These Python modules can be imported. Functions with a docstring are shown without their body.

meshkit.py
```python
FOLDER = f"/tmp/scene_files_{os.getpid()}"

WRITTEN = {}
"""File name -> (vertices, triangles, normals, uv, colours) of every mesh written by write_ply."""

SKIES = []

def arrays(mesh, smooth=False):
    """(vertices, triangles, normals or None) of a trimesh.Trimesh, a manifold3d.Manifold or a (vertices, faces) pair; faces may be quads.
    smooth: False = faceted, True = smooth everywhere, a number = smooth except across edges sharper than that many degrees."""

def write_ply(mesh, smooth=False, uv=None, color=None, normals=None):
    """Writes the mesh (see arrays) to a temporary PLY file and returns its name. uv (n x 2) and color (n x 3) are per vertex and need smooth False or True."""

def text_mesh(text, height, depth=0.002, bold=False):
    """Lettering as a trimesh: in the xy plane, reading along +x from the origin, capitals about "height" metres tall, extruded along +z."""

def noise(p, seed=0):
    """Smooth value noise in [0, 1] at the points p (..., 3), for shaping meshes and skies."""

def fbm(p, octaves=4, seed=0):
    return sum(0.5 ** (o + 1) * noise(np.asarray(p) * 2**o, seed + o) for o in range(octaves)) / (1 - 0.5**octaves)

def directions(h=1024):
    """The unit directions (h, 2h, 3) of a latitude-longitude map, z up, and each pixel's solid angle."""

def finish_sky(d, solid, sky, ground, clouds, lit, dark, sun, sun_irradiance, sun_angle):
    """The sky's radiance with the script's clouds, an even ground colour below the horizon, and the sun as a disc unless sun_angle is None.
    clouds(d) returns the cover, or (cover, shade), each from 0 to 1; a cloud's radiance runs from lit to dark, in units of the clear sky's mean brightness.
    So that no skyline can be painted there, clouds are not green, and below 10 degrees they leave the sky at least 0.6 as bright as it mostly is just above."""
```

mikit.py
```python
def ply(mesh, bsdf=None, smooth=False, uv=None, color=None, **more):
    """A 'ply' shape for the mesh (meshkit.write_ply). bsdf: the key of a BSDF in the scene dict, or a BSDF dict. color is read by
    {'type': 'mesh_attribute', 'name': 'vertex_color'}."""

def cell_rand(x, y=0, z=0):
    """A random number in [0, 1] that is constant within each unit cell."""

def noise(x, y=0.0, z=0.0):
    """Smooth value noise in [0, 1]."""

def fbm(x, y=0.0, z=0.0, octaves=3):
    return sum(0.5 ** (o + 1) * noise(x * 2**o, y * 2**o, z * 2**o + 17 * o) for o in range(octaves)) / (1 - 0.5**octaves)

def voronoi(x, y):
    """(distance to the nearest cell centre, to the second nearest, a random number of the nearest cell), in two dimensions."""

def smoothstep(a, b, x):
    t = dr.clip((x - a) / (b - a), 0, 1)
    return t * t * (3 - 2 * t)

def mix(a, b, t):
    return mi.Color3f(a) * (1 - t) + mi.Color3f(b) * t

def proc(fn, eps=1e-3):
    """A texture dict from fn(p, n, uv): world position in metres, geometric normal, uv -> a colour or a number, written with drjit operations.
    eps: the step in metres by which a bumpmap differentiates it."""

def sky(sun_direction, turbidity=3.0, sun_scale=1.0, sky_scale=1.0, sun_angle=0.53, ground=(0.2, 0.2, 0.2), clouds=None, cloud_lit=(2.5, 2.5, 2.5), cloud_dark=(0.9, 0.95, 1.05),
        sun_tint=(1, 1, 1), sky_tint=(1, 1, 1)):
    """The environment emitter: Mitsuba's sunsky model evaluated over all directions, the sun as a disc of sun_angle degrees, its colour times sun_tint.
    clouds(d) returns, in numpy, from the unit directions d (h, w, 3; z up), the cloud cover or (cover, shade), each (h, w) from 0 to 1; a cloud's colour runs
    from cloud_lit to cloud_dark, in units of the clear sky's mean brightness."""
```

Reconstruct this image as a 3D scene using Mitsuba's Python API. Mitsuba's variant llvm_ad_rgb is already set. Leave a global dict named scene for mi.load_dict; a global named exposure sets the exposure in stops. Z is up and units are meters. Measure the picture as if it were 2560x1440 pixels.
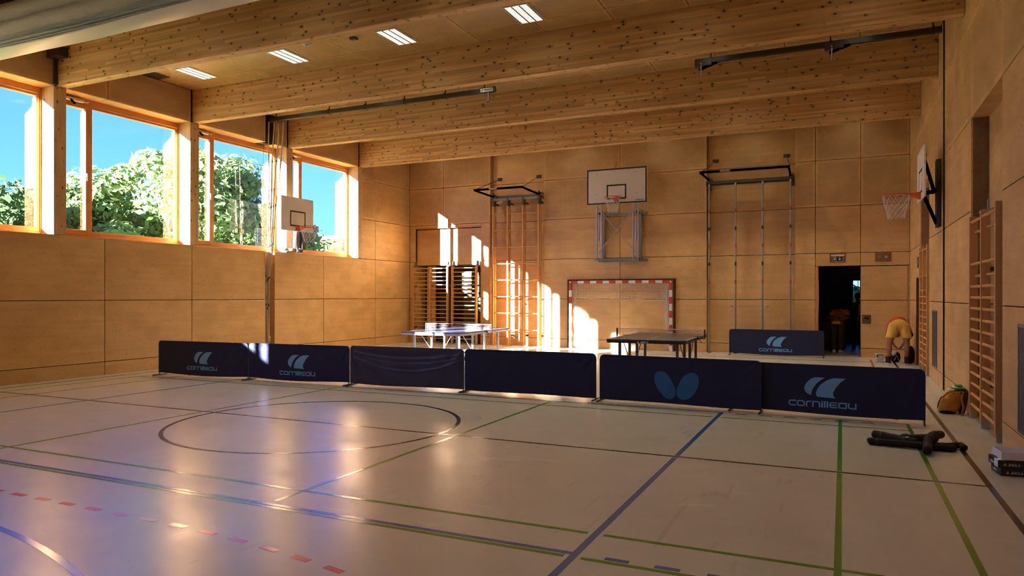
import math, random
import numpy as np, trimesh, drjit as dr, mitsuba as mi, mikit, meshkit
import manifold3d as m3
from shapely import Polygon, box as sbox, affinity, union_all
from mikit import noise, fbm, cell_rand, smoothstep, mix
T = mi.ScalarTransform4f
RNG = random.Random(11)
NR = np.random.default_rng(5)
scene, labels = {}, {}

# ---------------------------------------------------------------- camera, sky, sun, exposure
EYE = [0.0, 0.0, 1.6]
YAW = math.radians(24.9)
scene['camera'] = {'type': 'perspective', 'fov': math.degrees(2 * math.atan(1280 / 1780.0)), 'fov_axis': 'x', 'near_clip': 0.05, 'far_clip': 500.0,
                   'principal_point_offset_y': -18.8 / 1440,
                   'to_world': T().look_at(origin=EYE, target=[EYE[0] - math.sin(YAW), EYE[1] + math.cos(YAW), EYE[2]], up=[-0.001 * math.cos(YAW), -0.001 * math.sin(YAW), 1])}
SUN = np.array([-0.395, -1.0, 0.253])
scene['sky'] = mikit.sky(SUN, turbidity=2.2, sun_scale=85.0, sky_scale=4.9, ground=(0.16, 0.17, 0.12), sky_tint=(0.42, 0.92, 2.9), sun_tint=(0.88, 1.22, 2.5))
exposure = 1.15
LAMP = 3.0          # strength of each ceiling luminaire
GLOW = 0.8           # radiance of its lit tubes

# ---------------------------------------------------------------- helpers
def srgb(r, g, b):
    return [float(((v / 255 + 0.055) / 1.055) ** 2.4 if v > 10 else v / 255 / 12.92) for v in (r, g, b)]

def numbered(name):
    k, i = name, 0
    while k in scene or k in labels:
        i += 1
        k = f'{name}_{i:03d}'
    return k

def rgb(c):
    return {'type': 'rgb', 'value': [float(x) for x in c]}

def principled(c, rough=0.5, **kw):
    d = {'type': 'principled', 'base_color': c if isinstance(c, dict) else rgb(c), 'roughness': rough, 'specular': kw.pop('specular', 0.5)}
    d.update(kw)
    return d

def mat(name, c, rough=0.5, two=False, **kw):
    d = principled(c, rough, **kw)
    scene[name] = {'type': 'twosided', 'b': d} if two else d
    return name

class MB:
    """collects pieces into one mesh"""
    def __init__(self):
        self.v, self.f, self.uv, self.n = [], [], [], 0
    def raw(self, v, f, uv=None):
        v = np.asarray(v, float); f = np.asarray(f, int)
        if f.shape[1] == 4:
            f = np.vstack([f[:, [0, 1, 2]], f[:, [0, 2, 3]]])
        self.v.append(v); self.f.append(f + self.n); self.n += len(v)
        self.uv.append(np.zeros((len(v), 2)) if uv is None else np.asarray(uv, float))
        return self
    def box(self, x0, x1, y0, y1, z0, z1, c=0.0, M=None):
        x0, x1, y0, y1, z0, z1 = min(x0, x1), max(x0, x1), min(y0, y1), max(y0, y1), min(z0, z1), max(z0, z1)
        if c <= 0:
            v = np.array([[x, y, z] for x in (x0, x1) for y in (y0, y1) for z in (z0, z1)])
            f = BOXF
        else:
            c = min(c, 0.45 * min(x1 - x0, y1 - y0, z1 - z0))
            ctr = np.array([(x0 + x1) / 2, (y0 + y1) / 2, (z0 + z1) / 2]); hs = np.array([x1 - x0, y1 - y0, z1 - z0]) / 2
            v = ctr + CHS * (hs - c * CHI)
            f = CHF
        if M is not None:
            v = v @ M[:3, :3].T + M[:3, 3]
        return self.raw(v, f)
    def tube(self, pts, r, n=8, closed=False):
        p = np.asarray(pts, float); k = len(p)
        r = np.broadcast_to(np.asarray(r, float), (k,))
        t = np.gradient(p, axis=0) if not closed else np.roll(p, -1, 0) - np.roll(p, 1, 0)
        t = t / (np.linalg.norm(t, axis=1, keepdims=True) + 1e-12)
        a = np.cross(t[0], [0, 0, 1.0] if abs(t[0][2]) < 0.9 else [1.0, 0, 0]); a /= np.linalg.norm(a)
        ring, ang = [], np.arange(n) * 2 * np.pi / n
        for i in range(k):
            a = a - t[i] * (a @ t[i]); a /= np.linalg.norm(a) + 1e-12
            b = np.cross(t[i], a)
            ring.append(p[i] + r[i] * (np.cos(ang)[:, None] * a + np.sin(ang)[:, None] * b))
        v = np.vstack(ring); f = []
        for i in range(k if closed else k - 1):
            j = (i + 1) % k
            for s in range(n):
                s2 = (s + 1) % n
                f.append([i * n + s, i * n + s2, j * n + s2, j * n + s])
        f = np.array(f); f = np.vstack([f[:, [0, 1, 2]], f[:, [0, 2, 3]]])
        if not closed:
            v = np.vstack([v, p[0], p[-1]]); c0 = k * n
            caps = [[c0, (s + 1) % n, s] for s in range(n)] + [[c0 + 1, (k - 1) * n + s, (k - 1) * n + (s + 1) % n] for s in range(n)]
            f = np.vstack([f, caps])
        return self.raw(v, f)
    def bar(self, p, q, r, n=8):
        return self.tube([p, q], r, n)
    def rectbar(self, p, q, w, h, up=(0, 0, 1)):
        """square section bar from p to q: width w across, h along up"""
        p, q = np.asarray(p, float), np.asarray(q, float); t = q - p; L = np.linalg.norm(t); t /= L
        u = np.asarray(up, float); u = u - t * (u @ t); u /= np.linalg.norm(u); s = np.cross(t, u)
        M = np.eye(4); M[:3, 0], M[:3, 1], M[:3, 2], M[:3, 3] = t, s, u, (p + q) / 2
        return self.box(-L / 2, L / 2, -w / 2, w / 2, -h / 2, h / 2, min(w, h) * 0.12, M)
    def disc(self, c, axis, r, t, n=20):
        c, axis = np.asarray(c, float), np.asarray(axis, float); axis = axis / np.linalg.norm(axis)
        return self.tube([c - axis * t / 2, c + axis * t / 2], r, n)
    def sphere(self, c, r, sub=2):
        s = trimesh.creation.icosphere(subdivisions=sub)
        return self.raw(np.asarray(s.vertices) * np.asarray(r) + np.asarray(c), s.faces)
    def mesh(self, m, M=None):
        v = np.asarray(m.vertices, float)
        if M is not None:
            v = v @ M[:3, :3].T + M[:3, 3]
        return self.raw(v, np.asarray(m.faces))
    def poly(self, poly, depth, M=None):
        for g in getattr(poly, 'geoms', [poly]):
            if g.area > 1e-9:
                self.mesh(trimesh.creation.extrude_polygon(g, depth, engine='earcut'), M)
        return self
    def get(self):
        return np.vstack(self.v), np.vstack(self.f)
    def guv(self):
        return np.vstack(self.uv)

BOXF = np.array([[0, 1, 3], [0, 3, 2], [4, 6, 7], [4, 7, 5], [0, 4, 5], [0, 5, 1], [2, 3, 7], [2, 7, 6], [0, 2, 6], [0, 6, 4], [1, 5, 7], [1, 7, 3]])
_s = np.array([[x, y, z] for x in (-1, 1) for y in (-1, 1) for z in (-1, 1)], float)
CHS = np.repeat(_s, 3, 0)
CHI = np.tile(1 - np.eye(3), (8, 1))
_h = trimesh.convex.convex_hull(CHS * (1 - 0.3 * CHI))
_idx = [int(np.argmin(np.linalg.norm(CHS * (1 - 0.3 * CHI) - v, axis=1))) for v in _h.vertices]
CHF = np.array(_idx)[_h.faces]

def frame(origin, ex, ey, ez):
    M = np.eye(4); M[:3, 0], M[:3, 1], M[:3, 2], M[:3, 3] = ex, ey, ez, origin
    return M

def place(x=0, y=0, z=0, rz=0.0):
    c, s = math.cos(rz), math.sin(rz)
    return frame((x, y, z), (c, s, 0), (-s, c, 0), (0, 0, 1))

def moved(m, M):
    v, f = m.get() if isinstance(m, MB) else (np.asarray(m[0]), np.asarray(m[1]))
    return v @ M[:3, :3].T + M[:3, 3], f

def part(parent, name, m, bsdf, smooth=False, label=None, kind=None, uv=None, M=None, **kw):
    key = numbered(f'{parent}__{name}' if parent else name)
    v, f = m.get() if isinstance(m, MB) else (m if isinstance(m, tuple) else (np.asarray(m.vertices), np.asarray(m.faces)))
    if M is not None:
        v = v @ M[:3, :3].T + M[:3, 3]
        if np.linalg.det(M[:3, :3]) < 0: f = f[:, ::-1]
    scene[key] = mikit.ply((v, f), bsdf, smooth=smooth, uv=uv, **kw)
    d = {}
    if label: d['label'] = label
    if kind: d['kind'] = kind
    if d: labels[key] = d
    return key

def thing(name, label, cat, group=None, kind=None):
    key = numbered(name)
    labels[key] = {'label': label, 'category': cat}
    if group: labels[key]['group'] = group
    if kind: labels[key]['kind'] = kind
    return key

def struct(name, label=None):
    labels[name] = {'kind': 'structure'}
    if label: labels[name]['label'] = label
    return name

# ---------------------------------------------------------------- materials
def lerp(a, b, t):
    return a + (b - a) * t

def birch(p, n, uv):
    a = dr.select(dr.abs(n.x) > 0.5, p.y, p.x)
    b = dr.select(dr.abs(n.z) > 0.5, p.y, p.z)
    r = uv.x * 61.0
    g = fbm(a * 0.9 + r, b * 16.0 + r * 3.1, r, 3)
    m = fbm(a * 2.3 + 7.0 + r, b * 3.1 + r, 0.0, 3)
    t = 0.96 + 0.12 * (uv.x - 0.5) + 0.20 * (g - 0.5) + 0.10 * (m - 0.5)
    speck = smoothstep(0.83, 0.93, noise(a * 34.0 + r, b * 52.0 + r))
    hx, hz = (a / 0.016 - dr.floor(a / 0.016) - 0.5), (b / 0.016 - dr.floor(b / 0.016) - 0.5)
    hole = (1 - smoothstep(0.20, 0.30, dr.sqrt(hx * hx + hz * hz))) * uv.y
    c = mix([0.575, 0.345, 0.140], [0.62, 0.385, 0.165], smoothstep(0.3, 0.7, m)) * t
    return c * (1 - 0.22 * speck) * (1 - 0.86 * hole)

def glulam(p, n, uv):
    b = dr.select(dr.abs(n.z) > 0.5, p.y, p.z) + uv.x
    a = p.x + uv.x * 3.7
    lam = dr.floor(b / 0.044)
    q = b / 0.044 - lam
    off = cell_rand(lam, 3.0 + dr.floor(uv.x * 9.0)) * 7.0
    seg = dr.floor((a + off) / 1.7)
    tone = cell_rand(lam, seg, 5.0)
    g = fbm(a * 1.1 + off * 5.0, b * 34.0 + tone * 9.0, 0.0, 3)
    t = 0.94 + 0.16 * (tone - 0.5) + 0.26 * (g - 0.5) 
    c = mix([0.47, 0.262, 0.105], [0.585, 0.355, 0.155], smoothstep(0.2, 0.9, tone * 0.6 + g * 0.4)) * t
    # knots
    ck = dr.floor((a + off) / 0.42)
    kr = cell_rand(lam, ck, 11.0)
    kx = (ck + 0.2 + 0.6 * cell_rand(lam, ck, 12.0)) * 0.42 - off
    kz = 0.3 + 0.4 * cell_rand(lam, ck, 13.0)
    rad = 0.006 + 0.013 * cell_rand(lam, ck, 14.0)
    d = dr.sqrt(dr.square((a - kx) * 0.8) + dr.square((q - kz) * 0.044))
    has = dr.select(kr < 0.34, 1.0, 0.0)
    knot = (1 - smoothstep(rad * 0.8, rad * 1.15, d)) * has
    halo = (1 - smoothstep(rad, rad * 4.0, d)) * has
    c = c * (1 - 0.25 * halo)
    c = c * (1 - knot) + mi.Color3f(0.055, 0.026, 0.012) * knot
    line = 1 - smoothstep(0.0, 0.045, dr.minimum(q, 1 - q))
    return c * (1 - 0.10 * line)

def postwood(p, n, uv):
    # upright glulam: lamellas stand on end
    b = dr.select(dr.abs(n.x) > 0.5, p.y, p.x) + uv.x
    a = p.z + uv.x * 3.7
    lam = dr.floor(b / 0.1)
    q = b / 0.1 - lam
    g = fbm(b * 46.0 + uv.x * 9.0, a * 1.3, 0.0, 3)
    ck = dr.floor(a / 0.24 + cell_rand(lam, 8.0))
    kr = cell_rand(lam, ck, 11.0)
    kx = (ck + 0.2 + 0.6 * cell_rand(lam, ck, 12.0) - cell_rand(lam, 8.0)) * 0.24
    kz = 0.2 + 0.6 * cell_rand(lam, ck, 13.0)
    rad = 0.005 + 0.012 * cell_rand(lam, ck, 14.0)
    d = dr.sqrt(dr.square((a - kx) * 0.55) + dr.square((q - kz) * 0.1))
    knot = (1 - smoothstep(rad * 0.75, rad * 1.15, d)) * dr.select(kr < 0.5, 1.0, 0.0)
    c = mix([0.53, 0.335, 0.155], [0.63, 0.43, 0.22], g) * (0.9 + 0.2 * (g - 0.5))
    return c * (1 - knot) + mi.Color3f(0.12, 0.06, 0.028) * knot

def floor_c(p, n, uv):
    m = fbm(p.x * 0.55, p.y * 0.55, 0.0, 4)
    s = fbm(p.x * 5.0 + 3.0, p.y * 5.0, 0.0, 3)
    w = fbm(p.x * 3.2 + 9.0 * fbm(p.x * 0.8, p.y * 0.8, 0.0, 2), p.y * 11.0, 2.0, 3)
    scuff = smoothstep(0.70, 0.80, w) * smoothstep(0.5, 0.7, noise(p.x * 1.1 + 40.0, p.y * 1.1))
    dark = smoothstep(0.73, 0.80, fbm(p.x * 12.0 + 5.0, p.y * 3.0 + 4.0 * noise(p.x * 0.9, p.y * 0.9), 7.0, 3)) * smoothstep(0.55, 0.75, noise(p.x * 0.8 + 11.0, p.y * 0.8 + 5.0))
    c = mi.Color3f(0.37, 0.36, 0.345) * (0.95 + 0.14 * (m - 0.5) + 0.08 * (s - 0.5))
    return c * (1 + 0.12 * scuff) * (1 - 0.12 * dark)

def floor_r(p, n, uv):
    return 0.29 + 0.10 * (fbm(p.x * 2.0 + 3.0, p.y * 2.0, 0.0, 3) - 0.5)

def oak(p, n, uv):
    a = dr.maximum(dr.maximum(dr.abs(n.x), dr.abs(n.y)), 0.0)
    g = fbm(p.x * 30.0, p.y * 30.0, p.z * 2.2, 3)
    return mix([0.50, 0.255, 0.085], [0.62, 0.35, 0.135], g)

def larch(p, n, uv):
    g = fbm(p.x * 60.0, p.y * 3.0, p.z * 3.0, 3)
    return mix([0.50, 0.205, 0.055], [0.60, 0.275, 0.085], g)

scene['birch_plywood'] = principled(mikit.proc(birch), 0.42, specular=0.35)
scene['glulam'] = principled(mikit.proc(glulam), 0.55, specular=0.3)
scene['post_wood'] = principled(mikit.proc(postwood), 0.5, specular=0.3)
scene['sports_floor'] = {'type': 'principled', 'base_color': mikit.proc(floor_c), 'roughness': mikit.proc(floor_r), 'eta': 1.85}
scene['oak'] = principled(mikit.proc(oak), 0.38, specular=0.4)
scene['larch'] = principled(mikit.proc(larch), 0.4, specular=0.4)
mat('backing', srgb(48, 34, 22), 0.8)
mat('black_steel', srgb(34, 32, 34), 0.45)
mat('dark_steel', srgb(58, 56, 58), 0.4, metallic=0.3)
mat('grey_steel', srgb(108, 110, 112), 0.35, metallic=0.4)
mat('galvanised', srgb(176, 178, 182), 0.32, metallic=0.75)
mat('white_paint', srgb(226, 222, 214), 0.4)
mat('board_white', srgb(232, 226, 216), 0.35)
mat('black_print', srgb(16, 16, 18), 0.5)
mat('orange_steel', srgb(196, 70, 22), 0.4)
mat('net_white', srgb(232, 230, 226), 0.7)
mat('rubber', srgb(22, 22, 24), 0.7)
mat('line_black', srgb(30, 24, 24), 0.2, specular=0.7)
mat('line_green', srgb(52, 108, 22), 0.2, specular=0.7)
mat('line_blue', srgb(36, 72, 140), 0.2, specular=0.7)
mat('line_red', srgb(190, 74, 40), 0.2, specular=0.7)
mat('line_brown', srgb(104, 66, 42), 0.2, specular=0.7)
mat('concrete', srgb(150, 148, 144), 0.8)
scene['window_glass'] = {'type': 'thindielectric', 'int_ior': 1.5}
# ---------------------------------------------------------------- the hall: x -13.45 (window wall) to 1.55, y -6.4 to 20.65, floor z 0, beams' underside 5.54, ceiling 6.27
XL, XR, YF, YB, ZB, ZC = -13.45, 1.55, -6.4, 20.65, 5.54, 6.27
BEAM = [8.56 + 3.09 * k for k in range(-4, 4)]          # front face of each cross beam
BW = 0.19
ZR = [0.0, 0.26, 1.495, 2.73, 3.965, 5.2, 6.27]

def panel_mesh(mb, axis, plane, out, u0, u1, z0, z1, gap=0.006, t=0.02, perf=False, rnd=None):
    """one board; axis 'x': plane x=plane, u is y; axis 'y': plane y=plane, u is x; out=+-1 the way it faces"""
    rnd = RNG.random() if rnd is None else rnd
    u0 += gap; u1 -= gap; z0 += gap * (z0 > 0.001); z1 -= gap
    c = 0.003
    def P(u, z, d):
        return [plane - out * d, u, z] if axis == 'x' else [u, plane - out * d, z]
    ring = [(u0, z0), (u1, z0), (u1, z1), (u0, z1)]
    inn = [(u0 + c, z0 + c), (u1 - c, z0 + c), (u1 - c, z1 - c), (u0 + c, z1 - c)]
    v = [P(u, z, t) for u, z in ring] + [P(u, z, c) for u, z in ring] + [P(u, z, 0) for u, z in inn]
    q = [[3, 2, 1, 0]] + [[i, (i + 1) % 4, 4 + (i + 1) % 4, 4 + i] for i in range(4)] + [[4 + i, 4 + (i + 1) % 4, 8 + (i + 1) % 4, 8 + i] for i in range(4)]
    uv = [[rnd, 0]] * 12
    if perf:
        b = 0.055
        bor = [(u0 + b, z0 + b), (u1 - b, z0 + b), (u1 - b, z1 - b), (u0 + b, z1 - b)]
        v += [P(u, z, 0) for u, z in bor] * 2
        uv = uv + [[rnd, 0]] * 4 + [[rnd, 1]] * 4
        q += [[8 + i, 8 + (i + 1) % 4, 12 + (i + 1) % 4, 12 + i] for i in range(4)] + [[16, 17, 18, 19]]
    else:
        q += [[8, 9, 10, 11]]
    q = np.array(q)
    if (axis == 'y') == (out > 0):
        q = q[:, ::-1]
    mb.raw(v, q, uv)

def wall_panel(wall, axis, plane, out, u0, u1, z0, z1, perf=False, **kw):
    mb = MB(); panel_mesh(mb, axis, plane, out, u0, u1, z0, z1, perf=perf, **kw)
    return part(wall, 'panel', mb, 'birch_plywood', uv=mb.guv())

def plain(mb):                       # a ply board of any shape: grain offset in uv
    uv = mb.guv(); uv[:, 0] = RNG.random(); return uv

def board(parent, name, *b, m='birch_plywood', c=0.002, label=None):
    mb = MB(); mb.box(*b, c)
    return part(parent, name, mb, m, uv=plain(mb), label=label)

# ---- floor with its court lines
struct('floor', 'pale grey sports floor')
mb = MB(); mb.box(-14.1, 2.3, -6.8, 21.7, -0.1, 0.0); part('floor', 'surface', mb, 'sports_floor')
def line(poly, m, label):
    mb = MB()
    z = 0.0012
    for g in getattr(poly, 'geoms', [poly]):
        mb.poly(g, z)
    return part('floor', 'court_line', mb, m, label=label)
GAP = 0.022
def rect(x0, x1, y0, y1): return sbox(min(x0, x1), min(y0, y1), max(x0, x1), max(y0, y1))
black_mid = rect(-13.08, 1.10, 7.085, 7.13)
black_side = rect(1.10, 1.15, -6.3, 20.0)
circle = Polygon([(-6.0 + 1.8 * math.cos(t), 7.11 + 1.8 * math.sin(t)) for t in np.linspace(0, 2 * math.pi, 120)], [[(-6.0 + 1.75 * math.cos(t), 7.11 + 1.75 * math.sin(t)) for t in np.linspace(0, 2 * math.pi, 120)]])
black_left = rect(-13.08, -13.03, -6.3, 20.0)
black_end = rect(-13.03, 1.10, 19.15, 19.2)
blue_y = [rect(-1.525, -1.475, -1.9, 10.09), rect(-10.44, -10.39, -1.9, 16.1)]
blue_x = [rect(-10.44, -1.475, 4.145, 4.19), rect(-10.44, -1.475, 10.03, 10.075)]
greens_y = [rect(-0.045, -0.003, 4.09, 10.15), rect(0.715, 0.757, 4.09, 10.15), rect(-4.02, -3.98, 4.25, 10.15), rect(-7.985, -7.945, 4.25, 10.15), rect(-12.6, -12.56, 4.09, 20.0)]
greens_x = [rect(-12.56, 0.715, 4.55, 4.59), rect(-12.56, 0.715, 4.09, 4.13), rect(-12.56, 0.715, 9.63, 9.67), rect(-12.56, 0.715, 10.11, 10.15)]
cut_black = union_all([black_mid, circle, black_side]).buffer(GAP, join_style='mitre')
cut_blue = union_all([rect(-1.555, -1.445, -2, 10.1)])
blk = 'black court line'
for g in (black_mid, black_side, black_left, black_end):
    line(g, 'line_black', blk)
line(circle, 'line_black', 'black centre circle')
for g in blue_y + blue_x:
    line(g.difference(cut_black), 'line_blue', 'blue court line')
for g in greens_y:
    line(g.difference(cut_black), 'line_green', 'green court line')
for g in greens_x:
    line(g.difference(cut_black).difference(cut_blue), 'line_green', 'green court line')
for y in (4.145, 10.005):
    for i in range(6):
        line(rect(-1.31 + 0.305 * i, -1.16 + 0.305 * i, y, y + 0.045), 'line_blue', 'blue dash')
line(rect(0.61, 0.66, 10.4, 20.0), 'line_brown', 'brown court line')
line(rect(-11.86, -11.82, -6.3, 20.0), 'line_brown', 'brown court line')
# handball free-throw line: nine metres from the goal behind the camera, dashed
def arc_pt(s):
    if abs(s) <= 1.5:
        return (-6.0 + s, 3.515), 0.0
    a = (abs(s) - 1.5) / 9.0
    return (-6.0 + math.copysign(1.5 + 9.0 * math.sin(a), s), 3.515 - 9.0 * (1 - math.cos(a))), -math.copysign(a, s)
for i in range(-14, 24):
    s = 0.01 + 0.301 * i
    (x, y), a = arc_pt(s)
    line(affinity.rotate(rect(x - 0.075, x + 0.075, y - 0.025, y + 0.025), a, origin=(x, y), use_radians=True), 'line_red', 'orange red dash')
ra, cy = 6.2, 3.02 - 6.2
ts = np.linspace(math.radians(20), math.radians(160), 90)
line(Polygon([(-6.0 + ra * math.cos(t), cy + ra * math.sin(t)) for t in ts] + [(-6.0 + (ra - 0.05) * math.cos(t), cy + (ra - 0.05) * math.sin(t)) for t in ts[::-1]]), 'line_blue', 'blue arc')

# ---- window wall
struct('wall_left', 'birch plywood wall under and between the windows')
mb = MB()
mb.box(-14.15, XL - 0.02, YF - 0.4, 13.93, -0.1, 2.70).box(-14.15, XL - 0.02, 14.25, YB + 1.2, -0.1, 2.70)      # wall core under the sill, with the rope niche left open
mb.box(-14.15, -13.68, 13.93, 14.25, -0.1, 2.70)
mb.box(-14.15, XL - 0.02, YF - 0.4, 13.93, ZB + 0.02, 6.6).box(-14.15, XL - 0.02, 14.27, YB + 1.2, ZB + 0.02, 6.6)
mb.box(-14.15, -13.66, 13.93, 14.27, ZB + 0.02, 6.6)
mb.box(-14.15, XL - 0.02, 18.02, YB + 1.2, 2.70, ZB + 0.02)
mb.box(-14.15, XL - 0.02, YF - 0.4, YF - 0.01, 2.70, ZB + 0.02)
part('wall_left', 'core', mb, 'backing')
cols = [YF, -3.9, -0.9, 1.6, 4.55, 7.04, 9.535, 11.65, 13.93]
for a, b in list(zip(cols[:-1], cols[1:])) + [(14.25, 16.19), (16.19, 18.68), (18.68, YB)]:
    for z0, z1 in ((0, 0.26), (0.26, 1.495), (1.495, 2.73)):
        wall_panel('wall_left', 'x', XL, 1, a, b, z0, z1)
board('wall_left', 'niche_side', -13.68, XL - 0.021, 13.925, 13.935, 0, 2.7)
board('wall_left', 'niche_side', -13.68, XL - 0.021, 14.245, 14.255, 0, 2.7)
board('wall_left', 'niche_back', -13.685, -13.675, 13.93, 14.25, 0, 2.7)
for a, b in [(YF, 13.93), (14.25, 17.83)]:
    board('wall_left', 'sill', -13.98, XL + 0.004, a, b, 2.715, 2.74, label='pale window sill edge')
for a, b in ((17.93, 18.68), (18.68, YB)):
    wall_panel('wall_left', 'x', XL, 1, a, b, 2.73, 3.965)
    wall_panel('wall_left', 'x', XL, 1, a, b, 3.965, 5.2, perf=True)
    wall_panel('wall_left', 'x', XL, 1, a, b, 5.2, 6.27, perf=True)
for k in range(-1, len(BEAM)):
    a = BEAM[k] + BW if k >= 0 else YF
    b = BEAM[k + 1] if k + 1 < len(BEAM) else None
    if b is None: break
    segs = [(a + 0.005, (a + b) / 2 - 0.6), ((a + b) / 2 - 0.6, b - 0.03)] if k != 5 else [(a + 0.005, 13.93), (14.27, b - 0.03)]
    for u0, u1 in segs:
        wall_panel('wall_left', 'x', XL, 1, u0, u1, ZB, ZC, perf=True)
        board('wall_left', 'soffit', -13.9, XL - 0.021, u0 + 0.006, u1 - 0.006, ZB - 0.0, ZB + 0.018)

# ---- windows: one per bay, a narrow opening sash and a wide fixed pane
n_win = 0
for k in range(-1, 7):
    a = BEAM[k] + BW if k >= 0 else YF + 0.05
    b = BEAM[k + 1]
    n_win += 1
    w = struct(f'window_{n_win}', 'larch framed window with a narrow sash and a wide pane')
    x0, x1 = -13.93, -13.82
    mul = a + 0.68
    mb = MB()
    mb.box(x0, x1, a, b, 2.74, 2.80, 0.004).box(x0, x1, a, b, 5.42, 5.54, 0.004)
    mb.box(x0, x1, a, a + 0.03, 2.80, 5.42, 0.004).box(x0, x1, b - 0.075, b, 2.80, 5.42, 0.004)
    mb.box(x0, x1, mul, mul + 0.075, 2.80, 5.42, 0.004)
    mb.box(x0 + 0.03, x1 - 0.012, mul + 0.075, b - 0.075, 2.80, 2.885, 0.004).box(x0 + 0.03, x1 - 0.012, mul + 0.075, b - 0.075, 5.37, 5.42, 0.004)
    mb.box(x0 + 0.03, x1 - 0.012, mul + 0.075, mul + 0.1, 2.885, 5.37, 0.004).box(x0 + 0.03, x1 - 0.012, b - 0.14, b - 0.075, 2.885, 5.37, 0.004)
    part(w, 'frame', mb, 'larch')
    mb = MB()
    mb.box(x0 + 0.02, x1 + 0.012, a + 0.032, mul - 0.002, 2.805, 2.905, 0.006).box(x0 + 0.02, x1 + 0.012, a + 0.032, mul - 0.002, 5.335, 5.415, 0.006)
    mb.box(x0 + 0.02, x1 + 0.012, a + 0.032, a + 0.085, 2.905, 5.335, 0.006).box(x0 + 0.02, x1 + 0.012, mul - 0.055, mul - 0.002, 2.905, 5.335, 0.006)
    part(w, 'sash', mb, 'larch')
    mb = MB(); mb.box(x1 + 0.012, x1 + 0.03, mul - 0.042, mul - 0.017, 3.98, 4.05, 0.004).box(x1 + 0.03, x1 + 0.045, mul - 0.04, mul - 0.019, 3.9, 4.04, 0.004)
    part(w, 'handle', mb, 'galvanised')
    gx = -13.895
    for name, (y0, y1, z0, z1) in (('pane', (a + 0.08, mul - 0.05, 2.9, 5.34)), ('pane', (mul + 0.095, b - 0.135, 2.88, 5.375))):
        part(w, name, (np.array([[gx, y0, z0], [gx, y1, z0], [gx, y1, z1], [gx, y0, z1]]), np.array([[0, 1, 2], [0, 2, 3]])), 'window_glass')

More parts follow.
